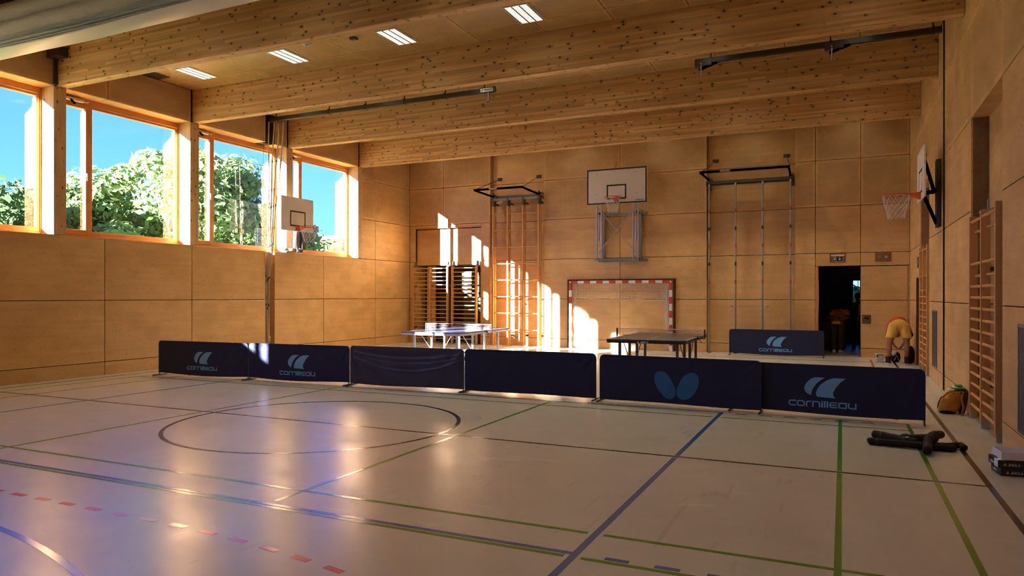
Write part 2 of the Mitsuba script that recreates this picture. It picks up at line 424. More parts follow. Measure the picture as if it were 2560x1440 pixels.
# ---- timber posts in the window wall
post_names = ['left of the first window in view', 'between the two nearest windows', 'behind the wall hoop', 'at the end of the window row']
for k in range(len(BEAM)):
    vis = k >= 4
    far = ['nearest the camera with the grey divider beam above', 'second along the window wall', 'third along the window wall beside the ropes', 'at the far end of the window row']
    t = struct(numbered('timber_post'), f'knotty glulam window post, {far[k - 4]}' if vis else 'knotty glulam window post behind the camera')
    y0 = BEAM[k]
    mb = MB(); mb.box(-13.86, XL, y0 - 0.05, y0 + BW, 2.745, ZB, 0.004)
    uv = plain(mb); part(t, 'shaft', mb, 'post_wood', uv=uv)

# ---- cross beams
far = ['running under the divider curtain', 'second from the camera with lamps behind it', 'third, above the left rope rail', 'nearest the back wall']
for k in range(len(BEAM)):
    t = thing('timber_beam', f'knotty glulam ceiling beam, {far[k - 4]}' if k >= 4 else 'knotty glulam ceiling beam behind the camera', 'beam', 'ceiling beams')
    mb = MB(); mb.box(XL - 0.0, XR - 0.005, BEAM[k], BEAM[k] + BW, ZB, 6.55, 0.005)
    uv = plain(mb); part(t, 'glulam', mb, 'glulam', uv=uv)
    if k >= 4:
        mb = MB()
        for x in (XR - 0.16, XR - 0.27):
            for i in range(7):
                mb.disc((x, BEAM[k] - 0.0004, 5.62 + 0.1 * i), (0, 1, 0), 0.007, 0.002, 8)
        part(t, 'dowels', mb, 'black_print', kind='stuff', label='double column of steel dowel ends')

# ---- ceiling
struct('ceiling', 'perforated plywood acoustic ceiling')
mb = MB(); mb.box(-14.15, 2.4, YF - 0.4, YB + 1.2, ZC + 0.03, ZC + 0.5); part('ceiling', 'deck', mb, 'backing')
LUM_X = [-12.33, -9.82, -7.30, -4.79, -2.27, 0.25]
LUM_Y = [10.78 + 3.09 * k for k in range(-4, 1)] + [13.52, 16.96, 20.05]
XC = [-13.45 + 0.004] + [-13.62 + 1.2635 * i for i in range(1, 12)] + [XR]
def ceil_panel(x0, x1, y0, y1):
    mb = MB(); g = 0.006
    x0 += g; x1 -= g; y0 += g; y1 -= g
    r = RNG.random(); b = 0.045
    v = [[x0, y0, ZC + 0.02], [x1, y0, ZC + 0.02], [x1, y1, ZC + 0.02], [x0, y1, ZC + 0.02], [x0, y0, ZC], [x1, y0, ZC], [x1, y1, ZC], [x0, y1, ZC]]
    inn = [[x0 + b, y0 + b, ZC], [x1 - b, y0 + b, ZC], [x1 - b, y1 - b, ZC], [x0 + b, y1 - b, ZC]]
    v += inn * 2
    q = [[0, 1, 2, 3]] + [[4 + i, 4 + (i + 1) % 4, (i + 1) % 4, i] for i in range(4)] + [[4 + i, 8 + i, 8 + (i + 1) % 4, 4 + (i + 1) % 4] for i in range(4)] + [[15, 14, 13, 12]]
    mb.raw(v, np.array(q), [[r, 0]] * 12 + [[r, 1]] * 4)
    part('ceiling', 'panel', mb, 'birch_plywood', uv=mb.guv())
for k in range(-1, len(BEAM)):
    a = BEAM[k] + BW if k >= 0 else YF
    b = BEAM[k + 1] if k + 1 < len(BEAM) else YB
    ly = 10.78 + 3.09 * (k - 4)
    cuts = [a, ly - 0.88, ly + 0.365, b] if b - a > 2.7 and k >= 0 else [a, (a + b) / 2, b]
    if k < 3: cuts = [a, b]
    for y0, y1 in zip(cuts[:-1], cuts[1:]):
        if y1 - y0 < 0.05: continue
        for x0, x1 in zip(XC[:-1], XC[1:]) if k >= 3 else [(XL, XR)]:
            ceil_panel(x0, x1, y0, y1)

# ---- back wall, with the alcove behind the wall bars, two shallow niches, a doorway
struct('wall_back', 'birch plywood end wall with acoustic panels above')
NB = YB + 0.2                                    # back of the shallow niches
LA0, LA1 = -13.2, -10.72                         # alcove with wall bars
LD0, LD1 = -10.37, -8.5                          # ladder niche
PO0, PO1 = -3.5, -1.17                           # pole niche
DO0, DO1 = -0.66, 0.425                          # doorway
mb = MB()
T0, T1 = YB + 0.022, YB + 0.6
mb.box(-14.15, LA0 - 0.02, T0, T1, -0.1, 6.6).box(LA0 - 0.02, LA1 + 0.02, T0 + 0.1, T1, 2.60, 6.6).box(LA1 + 0.02, LD0, T0, T1, -0.1, 6.6)
mb.box(LD0, LD1, NB + 0.022, T1, -0.1, 6.6).box(LD1, PO0, T0, T1, -0.1, 6.6).box(PO0, PO1, NB + 0.022, T1, -0.1, 6.6)
mb.box(PO1, DO0, T0, T1, -0.1, 6.6).box(DO0, DO1, T0, T1, 2.4, 6.6).box(DO1, 2.4, T0, T1, -0.1, 6.6)
part('wall_back', 'core', mb, 'backing')
def back_col(x0, x1, zs, plane=YB):
    for z0, z1 in zs:
        wall_panel('wall_back', 'y', plane, -1, x0, x1, z0, z1, perf=z0 > 3.9)
full = list(zip(ZR[:-1], ZR[1:]))
back_col(XL, -12.125, full[4:]); back_col(-12.125, LD0, full[4:])
back_col(XL, LA0 - 0.015, full[:3])
back_col(LA1 + 0.015, LD0, full[:4])
for x0, x1 in ((LA0 - 0.015, -11.97), (-11.97, LA1 + 0.015)):
    wall_panel('wall_back', 'y', YB + 0.09, -1, x0, x1, 2.61, 3.83)
wall_panel('wall_back', 'y', YB, -1, XL, LA0 - 0.015, 2.73, 3.965)
board('wall_back', 'lip', XL + 0.01, -10.66, YB - 0.005, YB + 0.09, 3.85, 3.885, m='larch', label='orange timber lip above the wall bars')
wall_panel('wall_back', 'y', YB, -1, LA0 - 0.015, LA1 + 0.015, 3.885, 3.965)
for x0, x1 in ((LD1, -6.03), (-6.03, PO0), (PO1, DO0)):
    back_col(x0, x1, full)
for x0, x1 in ((LD0, LD1), (PO0, PO1)):
    for z0, z1 in full:
        wall_panel('wall_back', 'y', NB, -1, x0, x1, z0, z1)
    for x, s in ((x0, 1), (x1, -1)):
        board('wall_back', 'niche_side', x - 0.012 * (s > 0), x + 0.012 * (s < 0), YB + 0.0, NB, 0, 6.27, m='oak')
back_col(DO0, DO1, [(2.385, 2.73), (2.73, 3.965), (3.965, 5.2), (5.2, 6.27)])
back_col(DO1, XR, full[3:])
for x0, x1, z0, z1 in ((DO1 + 0.01, 1.51, 0, 0.23), (DO1 + 0.01, 1.51, 0.23, 1.485), (DO1 + 0.01, 1.51, 1.485, 2.37)):
    pass
wall_panel('wall_back', 'y', YB, -1, DO1, XR, 2.385, 2.73); wall_panel('wall_back', 'y', YB, -1, 1.512, XR, 0, 2.385)
# alcove behind the wall bars
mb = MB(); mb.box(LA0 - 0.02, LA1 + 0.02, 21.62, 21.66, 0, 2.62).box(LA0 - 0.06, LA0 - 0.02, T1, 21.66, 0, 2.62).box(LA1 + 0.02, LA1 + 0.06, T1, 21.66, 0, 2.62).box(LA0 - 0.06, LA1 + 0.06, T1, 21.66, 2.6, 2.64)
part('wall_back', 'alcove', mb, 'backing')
for x, s in ((LA0, 1), (LA1, -1)):
    board('wall_back', 'niche_side', x - 0.02 * (s > 0), x + 0.02 * (s < 0), YB + 0.0, YB + 0.62, 0, 2.6)
board('wall_back', 'alcove_panel', -12.97, -12.62, 20.98, 21.0, 0, 2.6)

# ---- right wall with two wall-bar niches, a door, grey vents and the dark curtain track
struct('wall_right', 'birch plywood side wall')
NX = XR + 0.2
W0, W1 = 9.11, 11.16
V0, V1 = 16.2, 17.93
DR0, DR1 = 17.955, 18.89
mb = MB()
xs0, xs1 = XR + 0.022, XR + 0.7
for a, b in ((YF - 0.4, W0), (W1, 13.86), (14.08, V0), (V1, DR0), (DR1, YB + 0.6)):
    mb.box(xs0, xs1, a, b, -0.1, 6.6)
for a, b in ((W0, W1), (V0, V1)):
    mb.box(NX + 0.022, xs1, a, b, -0.1, 6.6).box(xs0, xs1, a, b, 3.98, 6.6)
mb.box(XR + 0.1, xs1, 13.86, 14.08, -0.1, 6.6)
mb.box(xs0, xs1, DR0, DR1, 2.02, 6.6).box(XR + 0.13, xs1, DR0, DR1, -0.1, 2.03)
part('wall_right', 'core', mb, 'backing')
def right(y0, y1, zs):
    for z0, z1 in zs:
        wall_panel('wall_right', 'x', XR, -1, y0, y1, z0, z1, perf=z0 > 3.9)
up = full[4:]
right(18.9, YB, [(0, 0.26), (0.26, 1.495), (1.495, 2.73), (2.73, 3.965)])
right(V1, 18.9, [(2.01, 2.73), (2.73, 3.965)])
for y0, y1 in ((V1, YB), (16.2, V1), (14.09, 16.2), (12.7, 13.85), (11.16, 12.7), (W0, W1), (6.1, W0), (3.0, 6.1), (0, 3.0), (-3.2, 0), (YF, -3.2)):
    right(y0, y1, up)
for y0, y1 in ((14.09, 16.2), (11.16, 13.85), (6.1, W0), (3.0, 6.1), (0, 3.0), (-3.2, 0), (YF, -3.2)):
    right(y0, y1, full[:4])
for y0, y1 in ((W0, W1), (V0, V1)):
    for z0, z1 in full[:3] + [(2.73, 3.98)]:
        wall_panel('wall_right', 'x', NX, -1, y0, y1, z0, z1)
    for y, s in ((y0, -1), (y1, 1)):
        board('wall_right', 'niche_side', XR + 0.0, NX, y - 0.012 * (s < 0), y + 0.012 * (s > 0), 0, 3.97)
    board('wall_right', 'niche_top', XR, NX, y0, y1, 3.965, 3.985)
mb = MB(); mb.box(XR + 0.0, XR + 0.1, 13.86, 13.885, 0, ZC).box(XR + 0.0, XR + 0.1, 14.055, 14.08, 0, ZC).box(XR + 0.06, XR + 0.1, 13.885, 14.055, 0, ZC)
part('wall_right', 'curtain_track', mb, 'black_steel', label='dark vertical guide groove')

# ---- wall behind the camera
struct('wall_front', 'plywood end wall behind the camera')
mb = MB(); mb.box(-14.15, 2.4, YF - 0.4, YF - 0.022, -0.1, 6.6); part('wall_front', 'core', mb, 'backing')
xs = np.linspace(XL, XR, 7)
for a, b in zip(xs[:-1], xs[1:]):
    for z0, z1 in full:
        wall_panel('wall_front', 'y', YF, 1, a, b, z0, z1, perf=z0 > 3.9)

# ---- ceiling luminaires: three louvred troughs each
scene['tube_light'] = principled(srgb(240, 240, 228), 0.5)
def luminaire(x, y, lab):
    row = 0.35 if y < 8 else 0.8 if y < 12 else 1.8 if y < 18 else 2.6          # the rows towards the end wall burn brighter
    t = thing('ceiling_luminaire', lab, 'ceiling light', 'louvred ceiling lights')
    w, l = 0.44, 0.73
    x0, x1, y0, y1 = x - w / 2, x + w / 2, y - l / 2, y + l / 2
    mb = MB()
    zt = ZC - 0.004
    mb.box(x0 - 0.012, x0 + 0.008, y0 - 0.012, y1 + 0.012, zt - 0.008, zt + 0.004).box(x1 - 0.008, x1 + 0.012, y0 - 0.012, y1 + 0.012, zt - 0.008, zt + 0.004)
    mb.box(x0 + 0.008, x1 - 0.008, y0 - 0.012, y0 + 0.008, zt - 0.008, zt + 0.004).box(x0 + 0.008, x1 - 0.008, y1 - 0.008, y1 + 0.012, zt - 0.008, zt + 0.004)
    part(t, 'frame', mb, 'white_paint')
    step = (w - 0.03) / 3
    for i in range(3):
        a = x0 + 0.015 + step * i
        mb = MB(); mb.box(a + 0.012, a + step - 0.012, y0 + 0.012, y1 - 0.012, zt - 0.002, zt)
        part(t, 'tube', mb, 'tube_light', emitter={'type': 'area', 'radiance': rgb([GLOW * 1.0, GLOW * 0.98, GLOW * 0.84])})
    mb = MB()
    for i in range(4):
        a = x0 + 0.015 + step * i
        mb.box(a - 0.010, a + 0.010, y0 + 0.008, y1 - 0.008, zt - 0.010, zt)
    part(t, 'divider', mb, 'grey_steel')
    for i in range(12):
        yy = y0 + 0.03 + (l - 0.06) * (i + 0.5) / 12
        mb = MB()
        for j in range(3):
            a = x0 + 0.015 + step * j
            mb.box(a + 0.012, a + step - 0.012, yy - 0.0035, yy + 0.0035, zt - 0.013, zt - 0.004)
        part(t, 'louvre', mb, 'white_paint')
    scene[t + '_beam'] = {'type': 'spot', 'to_world': T().look_at(origin=[x, y, ZC - 0.03], target=[x, y, 0], up=[0, 1, 0]), 'intensity': rgb([LAMP * row, LAMP * row * 0.82, LAMP * row * 0.50]), 'cutoff_angle': 62.0, 'beam_width': 30.0}
vis = {(-12.33): 'leftmost of the four lit ones', (-9.82): 'second from the left', (-7.30): 'third from the left', (-4.79): 'rightmost and largest in view'}
for y in LUM_Y:
    for x in LUM_X:
        lab = f'square louvred ceiling light between the front beams, {vis[x]}' if abs(y - 10.78) < 0.01 and x in vis else 'square louvred ceiling light out of view above the beams'
        luminaire(x, y, lab)
# ================================================================ lettering and logos
from shapely import LineString
def stroke(*lines, w=0.2, cap='flat'):
    return union_all([LineString(l).buffer(w / 2, cap_style=cap, join_style='round', quad_segs=4) for l in lines])
def wide_letters():
    """rounded wide lower-case letters, x-height 1"""
    r = lambda x0, y0, x1, y1, k=0.28: [(x0 + k, y0), (x1 - k, y0), (x1 - 0.08, y0 + 0.08), (x1, y0 + k), (x1, y1 - k), (x1 - 0.08, y1 - 0.08), (x1 - k, y1), (x0 + k, y1), (x0 + 0.08, y1 - 0.08), (x0, y1 - k), (x0, y0 + k), (x0 + 0.08, y0 + 0.08), (x0 + k, y0)]
    h = 0.11
    L = {}
    L['c'] = (stroke([(1.12, h), (0.35, h), (0.19, 0.19), (h, 0.35), (h, 0.65), (0.19, 0.81), (0.35, 1 - h), (1.12, 1 - h)], w=0.22), 1.2)
    L['o'] = (stroke(r(h, h, 1.14, 1 - h), w=0.22), 1.36)
    L['r'] = (stroke([(h, 0), (h, 0.6), (0.19, 0.81), (0.35, 1 - h), (0.78, 1 - h)], w=0.22), 0.92)
    L['n'] = (stroke([(h, 0), (h, 1.0)], [(h, 1 - h), (0.8, 1 - h), (0.98, 0.81), (1.08, 0.65), (1.08, 0)], w=0.22), 1.32)
    L['i'] = (union_all([sbox(0, 0, 0.25, 0.80), sbox(0, 0.88, 0.25, 1.08)]), 0.38)
    L['l'] = (sbox(0, 0, 0.25, 1.08), 0.38)
    L['E'] = (stroke([(1.14, h), (0.35, h), (0.19, 0.19), (h, 0.35), (h, 0.65), (0.19, 0.81), (0.35, 1 - h), (1.14, 1 - h)], [(h, 0.5), (1.1, 0.5)], w=0.2), 1.26)
    L['a'] = (stroke([(1.14, 0), (1.14, 1 - h), (0.35, 1 - h), (0.19, 0.81), (h, 0.65), (h, 0.35), (0.19, 0.19), (0.35, h), (1.14, h)], w=0.22), 1.38)
    L['u'] = (stroke([(h, 1), (h, 0.35), (0.19, 0.19), (0.35, h), (1.1, h)], [(1.1, 0), (1.1, 1)], w=0.22), 1.3)
    return L
LET = wide_letters()
def word(s):
    x, out = 0.0, []
    for ch in s:
        g, adv = LET[ch]
        out.append(affinity.translate(g, x, 0)); x += adv
    return union_all(out), x
BLADE_L = Polygon([(1.091, 0.518), (1.222, 0.519), (1.161, 0.476), (1.112, 0.426), (1.069, 0.357), (1.056, 0.315), (1.053, 0.276), (1.001, 0.299), (0.976, 0.331), (0.966, 0.377), (0.989, 0.432), (1.038, 0.489)])
BLADE_R = Polygon([(1.319, 0.518), (1.474, 0.52), (1.403, 0.46), (1.349, 0.385), (1.318, 0.325), (1.325, 0.280), (1.353, 0.253), (1.125, 0.261), (1.11, 0.300), (1.125, 0.361), (1.174, 0.43), (1.247, 0.487)])
WING_L = Polygon([(0.847, 0.424), (0.858, 0.460), (0.881, 0.487), (0.941, 0.502), (0.985, 0.498), (1.025, 0.478), (1.088, 0.408), (1.139, 0.316), (1.164, 0.235), (1.161, 0.165), (1.117, 0.108), (1.066, 0.098), (1.0, 0.126), (0.926, 0.209), (0.874, 0.293), (0.851, 0.365)])
WING_R = Polygon([(1.176, 0.21), (1.19, 0.283), (1.227, 0.372), (1.291, 0.455), (1.377, 0.502), (1.434, 0.505), (1.484, 0.465), (1.498, 0.387), (1.477, 0.287), (1.42, 0.183), (1.349, 0.121), (1.263, 0.101), (1.205, 0.126), (1.179, 0.167)])
_w, _wl = word('cornillEau')
WORDMARK = affinity.translate(affinity.scale(_w, 0.827 / (_wl - 0.1), 0.080, origin=(0, 0)), 0.771, 0.123)
def centred(geom, c, k=1.0, cx=1.185):
    return affinity.translate(affinity.scale(geom, k, k, origin=(cx, 0.32)), c - cx, 0.0)

def flat_mesh(geom, step):
    """triangles of a shapely shape, cut to edges of at most step"""
    vs, fs, n = [], [], 0
    for g in getattr(geom, 'geoms', [geom]):
        v, f = trimesh.creation.triangulate_polygon(g, engine='earcut')
        v = np.column_stack([v, np.zeros(len(v))])
        v, f = trimesh.remesh.subdivide_to_size(v, f, step)
        vs.append(v[:, :2]); fs.append(np.asarray(f) + n); n += len(v)
    return np.vstack(vs), np.vstack(fs)

# ================================================================ court surrounds
def cloth_c(p, n, uv):
    w = fbm(p.x * 260.0, p.z * 260.0, p.y * 260.0, 2)
    return mi.Color3f(0.0120, 0.0185, 0.062) * (0.85 + 0.3 * w)
def vinyl_c(p, n, uv):
    w = fbm(p.x * 9.0, p.z * 9.0, p.y * 9.0, 2)
    return mi.Color3f(0.0105, 0.0180, 0.070) * (0.9 + 0.2 * w)
scene['navy_cloth'] = principled(mikit.proc(cloth_c), 0.75, specular=0.3, sheen=0.4)
scene['navy_vinyl'] = principled(mikit.proc(vinyl_c), 0.28, specular=0.5)
mat('logo_blue', srgb(96, 158, 214), 0.6, two=True)
mat('logo_deep_blue', srgb(24, 92, 150), 0.6, two=True)

def surround(p0, p1, label, logo, vinyl=False, seed=0, height=0.70, kx=1.0, feet=True, fold=1.0, sleeve0=True, group='navy court surrounds'):
    t = thing('court_surround', label, 'barrier', group)
    p0, p1 = np.array(p0), np.array(p1)
    L = float(np.linalg.norm(p1 - p0)); ex = (p1 - p0) / L; nrm = np.array([ex[1], -ex[0]])       # nrm faces the camera
    def W(u, v, d):
        u, v, d = np.broadcast_arrays(u, v, d)
        return np.column_stack([(p0[0] + ex[0] * u + nrm[0] * d).ravel(), (p0[1] + ex[1] * u + nrm[1] * d).ravel(), v.ravel()])
    def folds(u, v):
        """gentle hanging folds from the top corners, plus small vertical creases"""
        q = np.stack([u * 2.2 + seed * 7.1, v * 3.0, np.full_like(u, seed * 1.3)], -1)
        d = 0.020 * (meshkit.fbm(q, 3, seed) - 0.5)
        for s, cu in ((1, 0.0), (-1, L)):
            a = np.arctan2(height - v + 0.02, np.abs(u - cu) + 0.02)
            r = np.hypot(height - v, u - cu)
            d = d + 0.006 * fold * np.sin(a * 13.0 + seed) * np.exp(-r / 0.7) * np.minimum(1, r * 5)
        crease = 0.004 * fold * np.sin(u * 38.0 + 5 * meshkit.noise(np.stack([u * 3, v * 2, u * 0 + seed], -1)) * 3) * np.exp(-np.minimum(v - 0.03, height - v) / 0.09)
        d = d + crease
        if vinyl:
            for k, (dep, amp) in enumerate(((0.14, 0.016), (0.20, 0.010), (0.29, 0.014))):
                sag = height - 0.07 - dep * (1 - ((u - L / 2) / (L / 2 + 0.1)) ** 2) - 0.03 * k
                wv = 0.012 * meshkit.noise(np.stack([u * 6, u * 0 + k, u * 0], -1))
                d = d + amp * np.exp(-((v - sag - wv) / 0.020) ** 2) * (np.abs(u - L / 2) < L / 2 - 0.06)
        edge = np.minimum(np.minimum(u, L - u) / 0.08, 1) * np.minimum((height - v) / 0.05, 1)
        return d * np.clip(edge, 0, 1)
    def bottom(u):
        return 0.035 + 0.022 * (np.abs(u - L / 2) / (L / 2)) ** 2 * (0.6 + 0.4 * math.sin(seed)) + 0.006 * np.sin(u * 3 + seed)
    r = 0.07
    nu, nv = 150, 56
    U, V = np.meshgrid(np.linspace(0, L, nu), np.linspace(0, 1, nv), indexing='ij')
    top = height - np.where(U < r, r - np.sqrt(np.maximum(r * r - (r - U) ** 2, 0)), np.where(U > L - r, r - np.sqrt(np.maximum(r * r - (U - (L - r)) ** 2, 0)), 0))
    Z = bottom(U) + V * (top - bottom(U))
    D = folds(U, Z)
    th = 0.014 + 0.010 * np.exp(-(height - Z) / 0.02)
    front, back = W(U, Z, D + th), W(U, Z, D - th)
    idx = np.arange(nu * nv).reshape(nu, nv)
    q = np.stack([idx[:-1, :-1], idx[1:, :-1], idx[1:, 1:], idx[:-1, 1:]], -1).reshape(-1, 4)
    N = nu * nv
    rim = np.concatenate([idx[:, 0], idx[-1, 1:], idx[-2::-1, -1], idx[0, -2:0:-1]])
    rq = np.array([[rim[(i + 1) % len(rim)], rim[i], rim[i] + N, rim[(i + 1) % len(rim)] + N] for i in range(len(rim))])
    mb = MB(); mb.raw(np.vstack([front, back]), np.vstack([q, q[:, ::-1] + N, rq]))
    part(t, 'cloth', mb, 'navy_vinyl' if vinyl else 'navy_cloth', smooth=40)
    def stick(geom, name, m):
        v, f = flat_mesh(geom, 0.03)
        d = folds(v[:, 0], v[:, 1]) + 0.0185
        part(t, name, (W(v[:, 0], v[:, 1], d), f), m)
    if logo == 'blades':
        c = L / 2 - 0.0
        stick(centred(BLADE_L, c, kx), 'emblem', 'logo_blue'); stick(centred(BLADE_R, c, kx), 'emblem', 'logo_blue'); stick(centred(WORDMARK, c, kx), 'wordmark', 'logo_blue')
    elif logo == 'wings':
        stick(WING_L, 'emblem', 'logo_deep_blue'); stick(WING_R, 'emblem', 'logo_deep_blue')
    # tube frame and T feet
    mb = MB()
    arc = lambda cx, s: [np.array([cx + s * (r - r * math.sin(a)), 0, height - 0.012 - r + r * math.cos(a)]) for a in np.linspace(0, math.pi / 2, 6)][::-1]
    path = [np.array([0.012, 0, 0.02])] + [q_ + [0.012, 0, 0] for q_ in arc(0, 1)] + [q_ - [0.012, 0, 0] for q_ in arc(L, -1)[::-1]] + [np.array([L - 0.012, 0, 0.02])]
    P = np.array(path)
    mb.tube(W(P[:, 0], P[:, 2], np.zeros(len(P))), 0.009, 8)
    part(t, 'tube_frame', mb, 'black_steel', smooth=50)
    if feet:
        for u in (0.012, L - 0.012):
            mb = MB(); a, b = W(u, 0.016, 0.17)[0], W(u, 0.016, -0.17)[0]
            mb.tube([a, b], 0.011, 8); part(t, 'foot', mb, 'black_steel', smooth=50)
    return t
surround((-12.40, 9.95), (-10.17, 10.10), 'leftmost navy surround with a pale blue wordmark, beside the window wall', 'blades', seed=1, kx=0.9, height=0.695)
surround((-10.15, 10.10), (-7.94, 10.25), 'navy surround with a pale blue wordmark crossed by a strip of sunlight', 'blades', seed=2, kx=0.95, height=0.70)
surround((-7.92, 10.26), (-5.69, 10.37), 'shiny navy vinyl surround with sagging creases and no logo', None, vinyl=True, seed=3, height=0.71)
surround((-5.67, 10.37), (-3.41, 10.40), 'plain dark navy surround left of the one with two blue ovals', None, seed=4, height=0.715, fold=1.5)
surround((-3.34, 10.37), (-1.00, 10.25), 'dark navy surround with an emblem of two blue ovals', 'wings', seed=5, height=0.71, fold=1.3)
surround((-1.43, 10.36), (0.94, 10.22), 'rightmost dark navy surround with a large pale blue wordmark', 'blades', seed=6, height=0.685, fold=0.7)
surround((-2.79, 20.03), (-0.43, 20.0), 'small far navy surround with wordmark, alone beside the dark doorway', 'blades', seed=7, height=0.70, fold=0.7, group=None)

# ================================================================ table tennis tables
def table_c(p, n, uv):
    m = fbm(p.x * 5.0, p.y * 5.0, 0.0, 3)
    return mi.Color3f(0.050, 0.052, 0.060) * (0.9 + 0.2 * m)
scene['table_dark'] = principled(mikit.proc(table_c), 0.22, specular=0.6)
mat('table_blue', srgb(70, 82, 128), 0.16, specular=0.7)
mat('table_rim', srgb(24, 26, 34), 0.4)
mat('leg_grey', srgb(72, 76, 88), 0.4, metallic=0.2)
mat('leg_pale', srgb(190, 198, 212), 0.3, metallic=0.3)
mat('table_line', srgb(214, 214, 214), 0.4)
mat('net_dark', srgb(70, 72, 78), 0.7)

def text_on(parent, s, h, M, m, name='lettering', bold=True, depth=0.0015):
    part(parent, name, meshkit.text_mesh(s, h, depth, bold), m, M=M)

def table(x, y, rz, label, top, leg, rim, letter):
    t = thing('table_tennis_table', label, 'table')
    M = place(x, y, 0, rz)
    def put(name, mb, m, **k): return part(t, name, mb, m, M=M, **k)
    for s in (-1, 1):
        mb = MB(); a, b = (-1.37, -0.006) if s < 0 else (0.006, 1.37)
        mb.box(-0.7625, 0.7625, a, b, 0.735, 0.76, 0.003); put('tabletop', mb, top)
        mb = MB()
        mb.box(-0.755, 0.755, a + 0.004, a + 0.03, 0.685, 0.735, 0.003).box(-0.755, 0.755, b - 0.03, b - 0.004, 0.685, 0.735, 0.003)
        mb.box(-0.755, -0.73, a + 0.03, b - 0.03, 0.685, 0.735, 0.003).box(0.73, 0.755, a + 0.03, b - 0.03, 0.685, 0.735, 0.003)
        put('apron', mb, rim)
    mb = MB(); z0, z1 = 0.7595, 0.7606
    mb.box(-0.7625, -0.7425, -1.37, 1.37, z0, z1).box(0.7425, 0.7625, -1.37, 1.37, z0, z1).box(-0.7425, 0.7425, -1.37, -1.35, z0, z1).box(-0.7425, 0.7425, 1.35, 1.37, z0, z1).box(-0.0015, 0.0015, -1.35, 1.35, z0, z1)
    put('boundary_line', mb, 'table_line')
    for yy in (-1.12, -0.32, 0.32, 1.12):
        for xx in (-0.56, 0.56):
            mb = MB(); mb.box(xx - 0.025, xx + 0.025, yy - 0.02, yy + 0.02, 0.03 if abs(yy) > 1 else 0.07, 0.70, 0.004); put('leg', mb, leg)
            if abs(yy) < 1:
                mb = MB(); mb.disc((xx, yy, 0.045), (1, 0, 0), 0.045, 0.028, 16); put('wheel', mb, 'rubber', smooth=40)
            else:
                mb = MB(); mb.box(xx - 0.028, xx + 0.028, yy - 0.023, yy + 0.023, 0.0, 0.03, 0.004); put('leg_foot', mb, 'rubber')
        mb = MB(); mb.box(-0.56, 0.56, yy - 0.014, yy + 0.014, 0.17, 0.21, 0.003); put('cross_rail', mb, leg)
    for s in (-1, 1):
        for xx in (-0.56, 0.56):
            mb = MB(); mb.rectbar((xx, s * 0.32, 0.14), (xx, s * 1.12, 0.14), 0.03, 0.03); put('side_rail', mb, leg)
            mb = MB(); mb.bar((xx, s * 0.36, 0.30), (xx, s * 0.85, 0.69), 0.009, 6); put('brace', mb, leg, smooth=50)
    mb = MB(); mb.box(-0.3, 0.3, -0.30, 0.30, 0.25, 0.28, 0.004); put('trolley_plate', mb, leg)
    # net set
    for s in (-1, 1):
        mb = MB(); mb.box(s * 0.898, s * 0.925, -0.012, 0.012, 0.735, 0.9125, 0.003); mb.box(s * 0.72, s * 0.92, -0.02, 0.02, 0.715, 0.733, 0.003); mb.box(s * 0.70, s * 0.79, -0.022, 0.022, 0.762, 0.772, 0.003); mb.bar((s * 0.80, 0, 0.71), (s * 0.86, -0.09, 0.66), 0.008, 6)
        put('net_post', mb, 'rubber')
    mb = MB(); mb.box(-0.898, 0.898, -0.002, 0.002, 0.8965, 0.9115); put('net_tape', mb, 'white_paint')
    mb = MB(); rr = 0.0011
    for xx in np.linspace(-0.895, 0.895, 110):
        mb.box(xx - rr, xx + rr, -0.001, 0.001, 0.762, 0.897)
    for zz in np.linspace(0.763, 0.895, 9):
        mb.box(-0.897, 0.897, -0.001, 0.001, zz - rr, zz + rr)
    put('net', mb, 'net_dark')
    if letter:
        text_on(t, 'JOOLA', 0.034, M @ frame((-0.10, -1.3665, 0.692), (1, 0, 0), (0, 0, 1), (0, -1, 0)), 'white_paint')
        tri = MB(); tri.poly(Polygon([(0, 0), (0.045, 0), (0.026, 0.036)]), 0.0015); part(t, 'emblem', tri, 'white_paint', M=M @ frame((-0.165, -1.3665, 0.692), (1, 0, 0), (0, 0, 1), (0, -1, 0)))
    return t
table(-3.45, 14.75, 0.029, 'dark grey table tennis table with grey legs, in front of the goal', 'table_dark', 'leg_grey', 'table_rim', True)
table(-8.56, 15.30, 0.024, 'blue table tennis table with pale legs, in front of the wall bars', 'table_blue', 'leg_pale', 'leg_pale', False)

